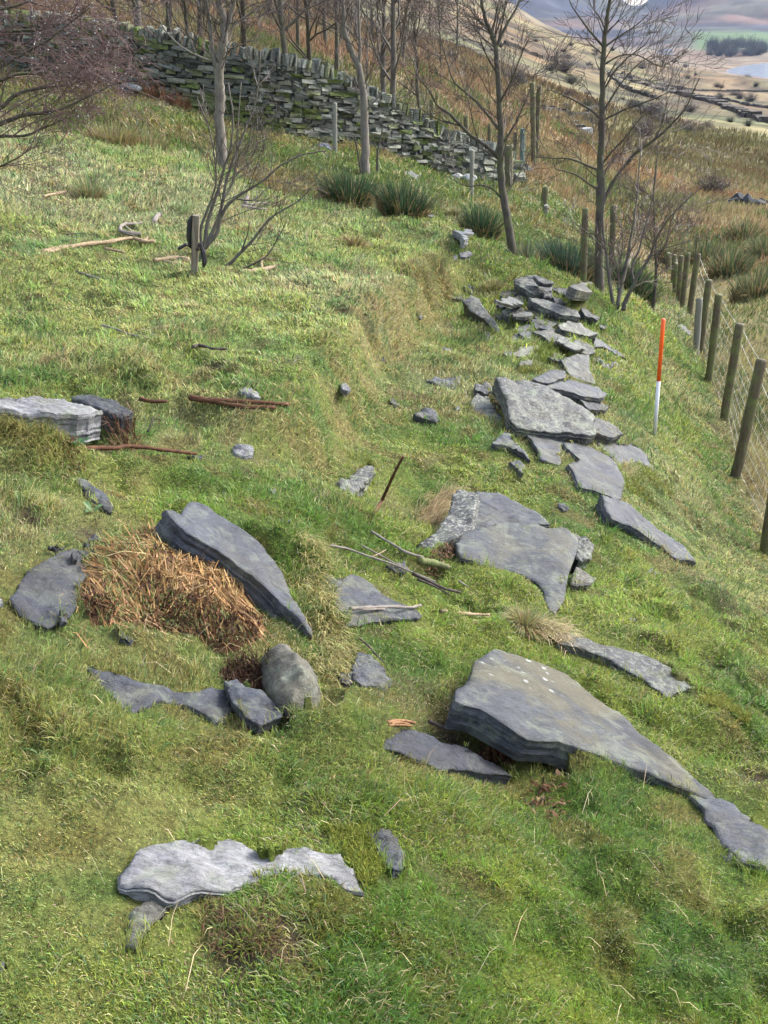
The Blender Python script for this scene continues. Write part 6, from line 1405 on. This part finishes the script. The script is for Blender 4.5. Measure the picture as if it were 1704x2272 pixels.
# ---------------------------------------------------------------- far things: ruined fold, rocks, field walls, farmhouses
def far_wall(px, h, label, col=(.075,.07,.06), name='field_wall', th=.35):
    G = []
    for a, b2 in zip(px[:-1], px[1:]):
        for t in np.linspace(0, 1, 9)[:-1]: G.append((a[0]+(b2[0]-a[0])*t, a[1]+(b2[1]-a[1])*t))
    G.append(px[-1]); G = hit([p[0] for p in G], [p[1] for p in G], Hs); mb = MB()
    for i in range(len(G)-1):
        a, b2 = G[i], G[i+1]; L = np.linalg.norm(b2-a); m_ = max(1, int(L/2.5))
        for j in range(m_):
            p = a+(b2-a)*j/m_; q = a+(b2-a)*(j+1)/m_; pz = Hn([p[0], q[0]], [p[1], q[1]]); p = p.copy(); q = q.copy(); p[2], q[2] = pz
            L2 = np.linalg.norm(q-p); t = (q-p)/L2; nn = np.cross(t, [0, 0, 1.]); nn /= np.linalg.norm(nn); k_ = .6+.55*rng.random()
            mb.box((p+q)/2+[0, 0, h*.35*k_], [t, nn, np.cross(nn, t)], [L2*.52, th*rng.uniform(.7, 1.2), h*.55*k_], .2, cA(*col)*rng.uniform(.75, 1.3))
    o = mb.build(name, M['wallstone']); return tag(o, label, 'wall')
far_wall([(1365,168),(1430,190),(1520,215),(1600,237),(1704,275)], 1.0, 'dark field wall with hedge slanting down to the right across the pale fields', (.05,.042,.033), th=1.0)
far_wall([(1380,165),(1450,180),(1520,190),(1600,196),(1704,203)], 0.8, 'far straight field wall just below the brown lakeside land')
far_wall([(1470,203),(1560,217),(1640,228),(1704,242)], 0.8, 'middle field wall between the far straight wall and the dark hedged wall')
far_wall([(1350,170),(1400,205),(1460,222)], .8, 'short field wall climbing the slope behind the straight tree', (.06,.053,.04))
far_wall([(1120,100),(1200,130),(1280,150),(1340,165)], .7, 'old wall line along the brown hillside left of the straight tree', (.07,.06,.047))
far_wall([(1200,250),(1260,252),(1340,248)], .35, 'low dark wall above the ruined fold', (.06,.055,.043))
c = at(1265, 290, Hs); R = np.linalg.norm(c); k = R/FPX
rt = root('sheep_fold', c, 'small roofless stone fold with pale end wall on the slope behind the straight tree', 'ruin')
mb = MB(); mb.box(np.array([0, 0, 6*k]), [[1,0,0],[0,1,0],[0,0,1]], [30*k, .3, 6*k], .05, (.07,.07,.06)); mb.box(np.array([-34*k, 1.5, 6*k]), [[0,1,0],[1,0,0],[0,0,1]], [1.5, .3, 6*k], .05, (.07,.07,.06)); mb.box(np.array([10*k, 3, 6*k]), [[1,0,0],[0,1,0],[0,0,1]], [24*k, .3, 5*k], .05, (.08,.08,.065)); mb.build('wall', M['wallstone'], rt)
mb = MB(); mb.box(np.array([24*k, -1.2, 3*k]), [[.8,.6,0],[-.6,.8,0],[0,0,1]], [14*k, .25, 6*k], .06, (.3,.31,.32)); mb.build('pale_wall', M['wallstone'], rt)
for (u, v, s, lb, col) in [(1640,455,40,'larger dark angular rock in the bog at the right edge',(.045,.05,.056)),(1680,458,34,'smaller dark rock right of the larger one in the bog',(.05,.055,.06)),(1605,452,20,'low pale rock left of the two dark rocks in the bog',(.15,.16,.175)),(1140,330,14,'pale rock beyond the end of the wall',(.22,.225,.21))]:
    c = at(u, v, Hs); k = np.linalg.norm(c)/FPX; mb = MB()
    for q in range(3):
        rough_rock(mb, [(q-1)*s*.38*k, rng.uniform(-.3, .3), s*.2*k], [s*.45*k, s*.4*k, s*rng.uniform(.25, .5)*k], cA(*col)*rng.uniform(.8, 1.2), q+int(u))
    o = mb.build('rock', M['wallstone']); o.location = c; tag(o, lb, 'rock')
def farmhouse(u, v, w_, label):
    c = at(u, v, Hs); k = np.linalg.norm(c)/FPX; W_ = w_*k/2; rt = root('farmhouse', c, label, 'house')
    mb = MB(); mb.box([0, 0, W_*.22], np.eye(3), [W_, W_*.45, W_*.34], 0, (.55,.55,.54)); mb.build('wall', M['wallstone'], rt)
    mb = MB(); e = W_*1.04; hz_ = W_*.565; mb.add([(-e,-W_*.5,hz_),(e,-W_*.5,hz_),(e,W_*.5,hz_),(-e,W_*.5,hz_),(-e,0,hz_+W_*.34),(e,0,hz_+W_*.34)], [(0,1,5,4),(2,3,4,5),(0,4,3),(1,2,5),(3,2,1,0)], (.2,.21,.24)); mb.build('roof', M['wallstone'], rt)
    mb = MB()
    for s in (-1, 1): mb.box([s*e*.86, 0, hz_+W_*.38], np.eye(3), [W_*.07, W_*.07, W_*.16], 0, (.6,.6,.58))
    mb.build('chimney', M['wallstone'], rt)
farmhouse(1478, 122, 24, 'long white farmhouse at the foot of the green knoll across the valley')
farmhouse(1463, 119, 10, 'small white outbuilding left of the long white farmhouse')
farmhouse(1526, 110, 9, 'tiny pale cottage on the green knoll right of the farmhouse')

drop_tree = [o for o in COL.objects if o.get('label', '').startswith('reddish twiggy')][0]
crown_ = [o for o in drop_tree.children if o.name.startswith('crown')][0]
cv_ = np.empty(len(crown_.data.vertices)*3, np.float32); crown_.data.vertices.foreach_get('co', cv_); cv_ = cv_.reshape(-1, 3); pick = cv_[rng.integers(0, len(cv_), 500)]
mb = MB(); r_ = .0045
for p in pick: mb.add(p+np.array([(r_,0,0),(-r_,0,0),(0,r_,0),(0,-r_,0),(0,0,r_*.8),(0,0,-r_*1.3)])-[0, 0, r_], [(0,2,4),(2,1,4),(1,3,4),(3,0,4),(2,0,5),(1,2,5),(3,1,5),(0,3,5)], (.7,.72,.75))
M['drop'] = mat_plain('raindrop', (.75,.78,.82), .06, .6, 0); od = mb.build('raindrops', M['drop'], drop_tree, True)
od['kind'] = 'stuff'
# ---------------------------------------------------------------- air
m = bpy.data.materials.new('haze_air'); m.use_nodes = True; nt = m.node_tree; nt.nodes.clear(); o_ = nt.nodes.new('ShaderNodeOutputMaterial'); pv = nt.nodes.new('ShaderNodeVolumePrincipled')
pv.inputs['Color'].default_value = (.50, .64, 1.0, 1); pv.inputs['Density'].default_value = .00007; pv.inputs['Anisotropy'].default_value = .2; nt.links.new(pv.outputs[0], o_.inputs['Volume'])
allz = Z
zlo, zhi = float(allz.min())-1.5, float(allz.max())+2
R_ = 5300
v = [(-R_,-R_,zlo),(R_,-R_,zlo),(R_,R_,zlo),(-R_,R_,zlo),(-R_,-R_,zhi),(R_,-R_,zhi),(R_,R_,zhi),(-R_,R_,zhi)]
hz_o = link('haze', mesh_np('haze', v, faces=[(3,2,1,0),(4,5,6,7),(0,1,5,4),(1,2,6,5),(2,3,7,6),(3,0,4,7)]), m); tag(hz_o, None, kind='stuff')
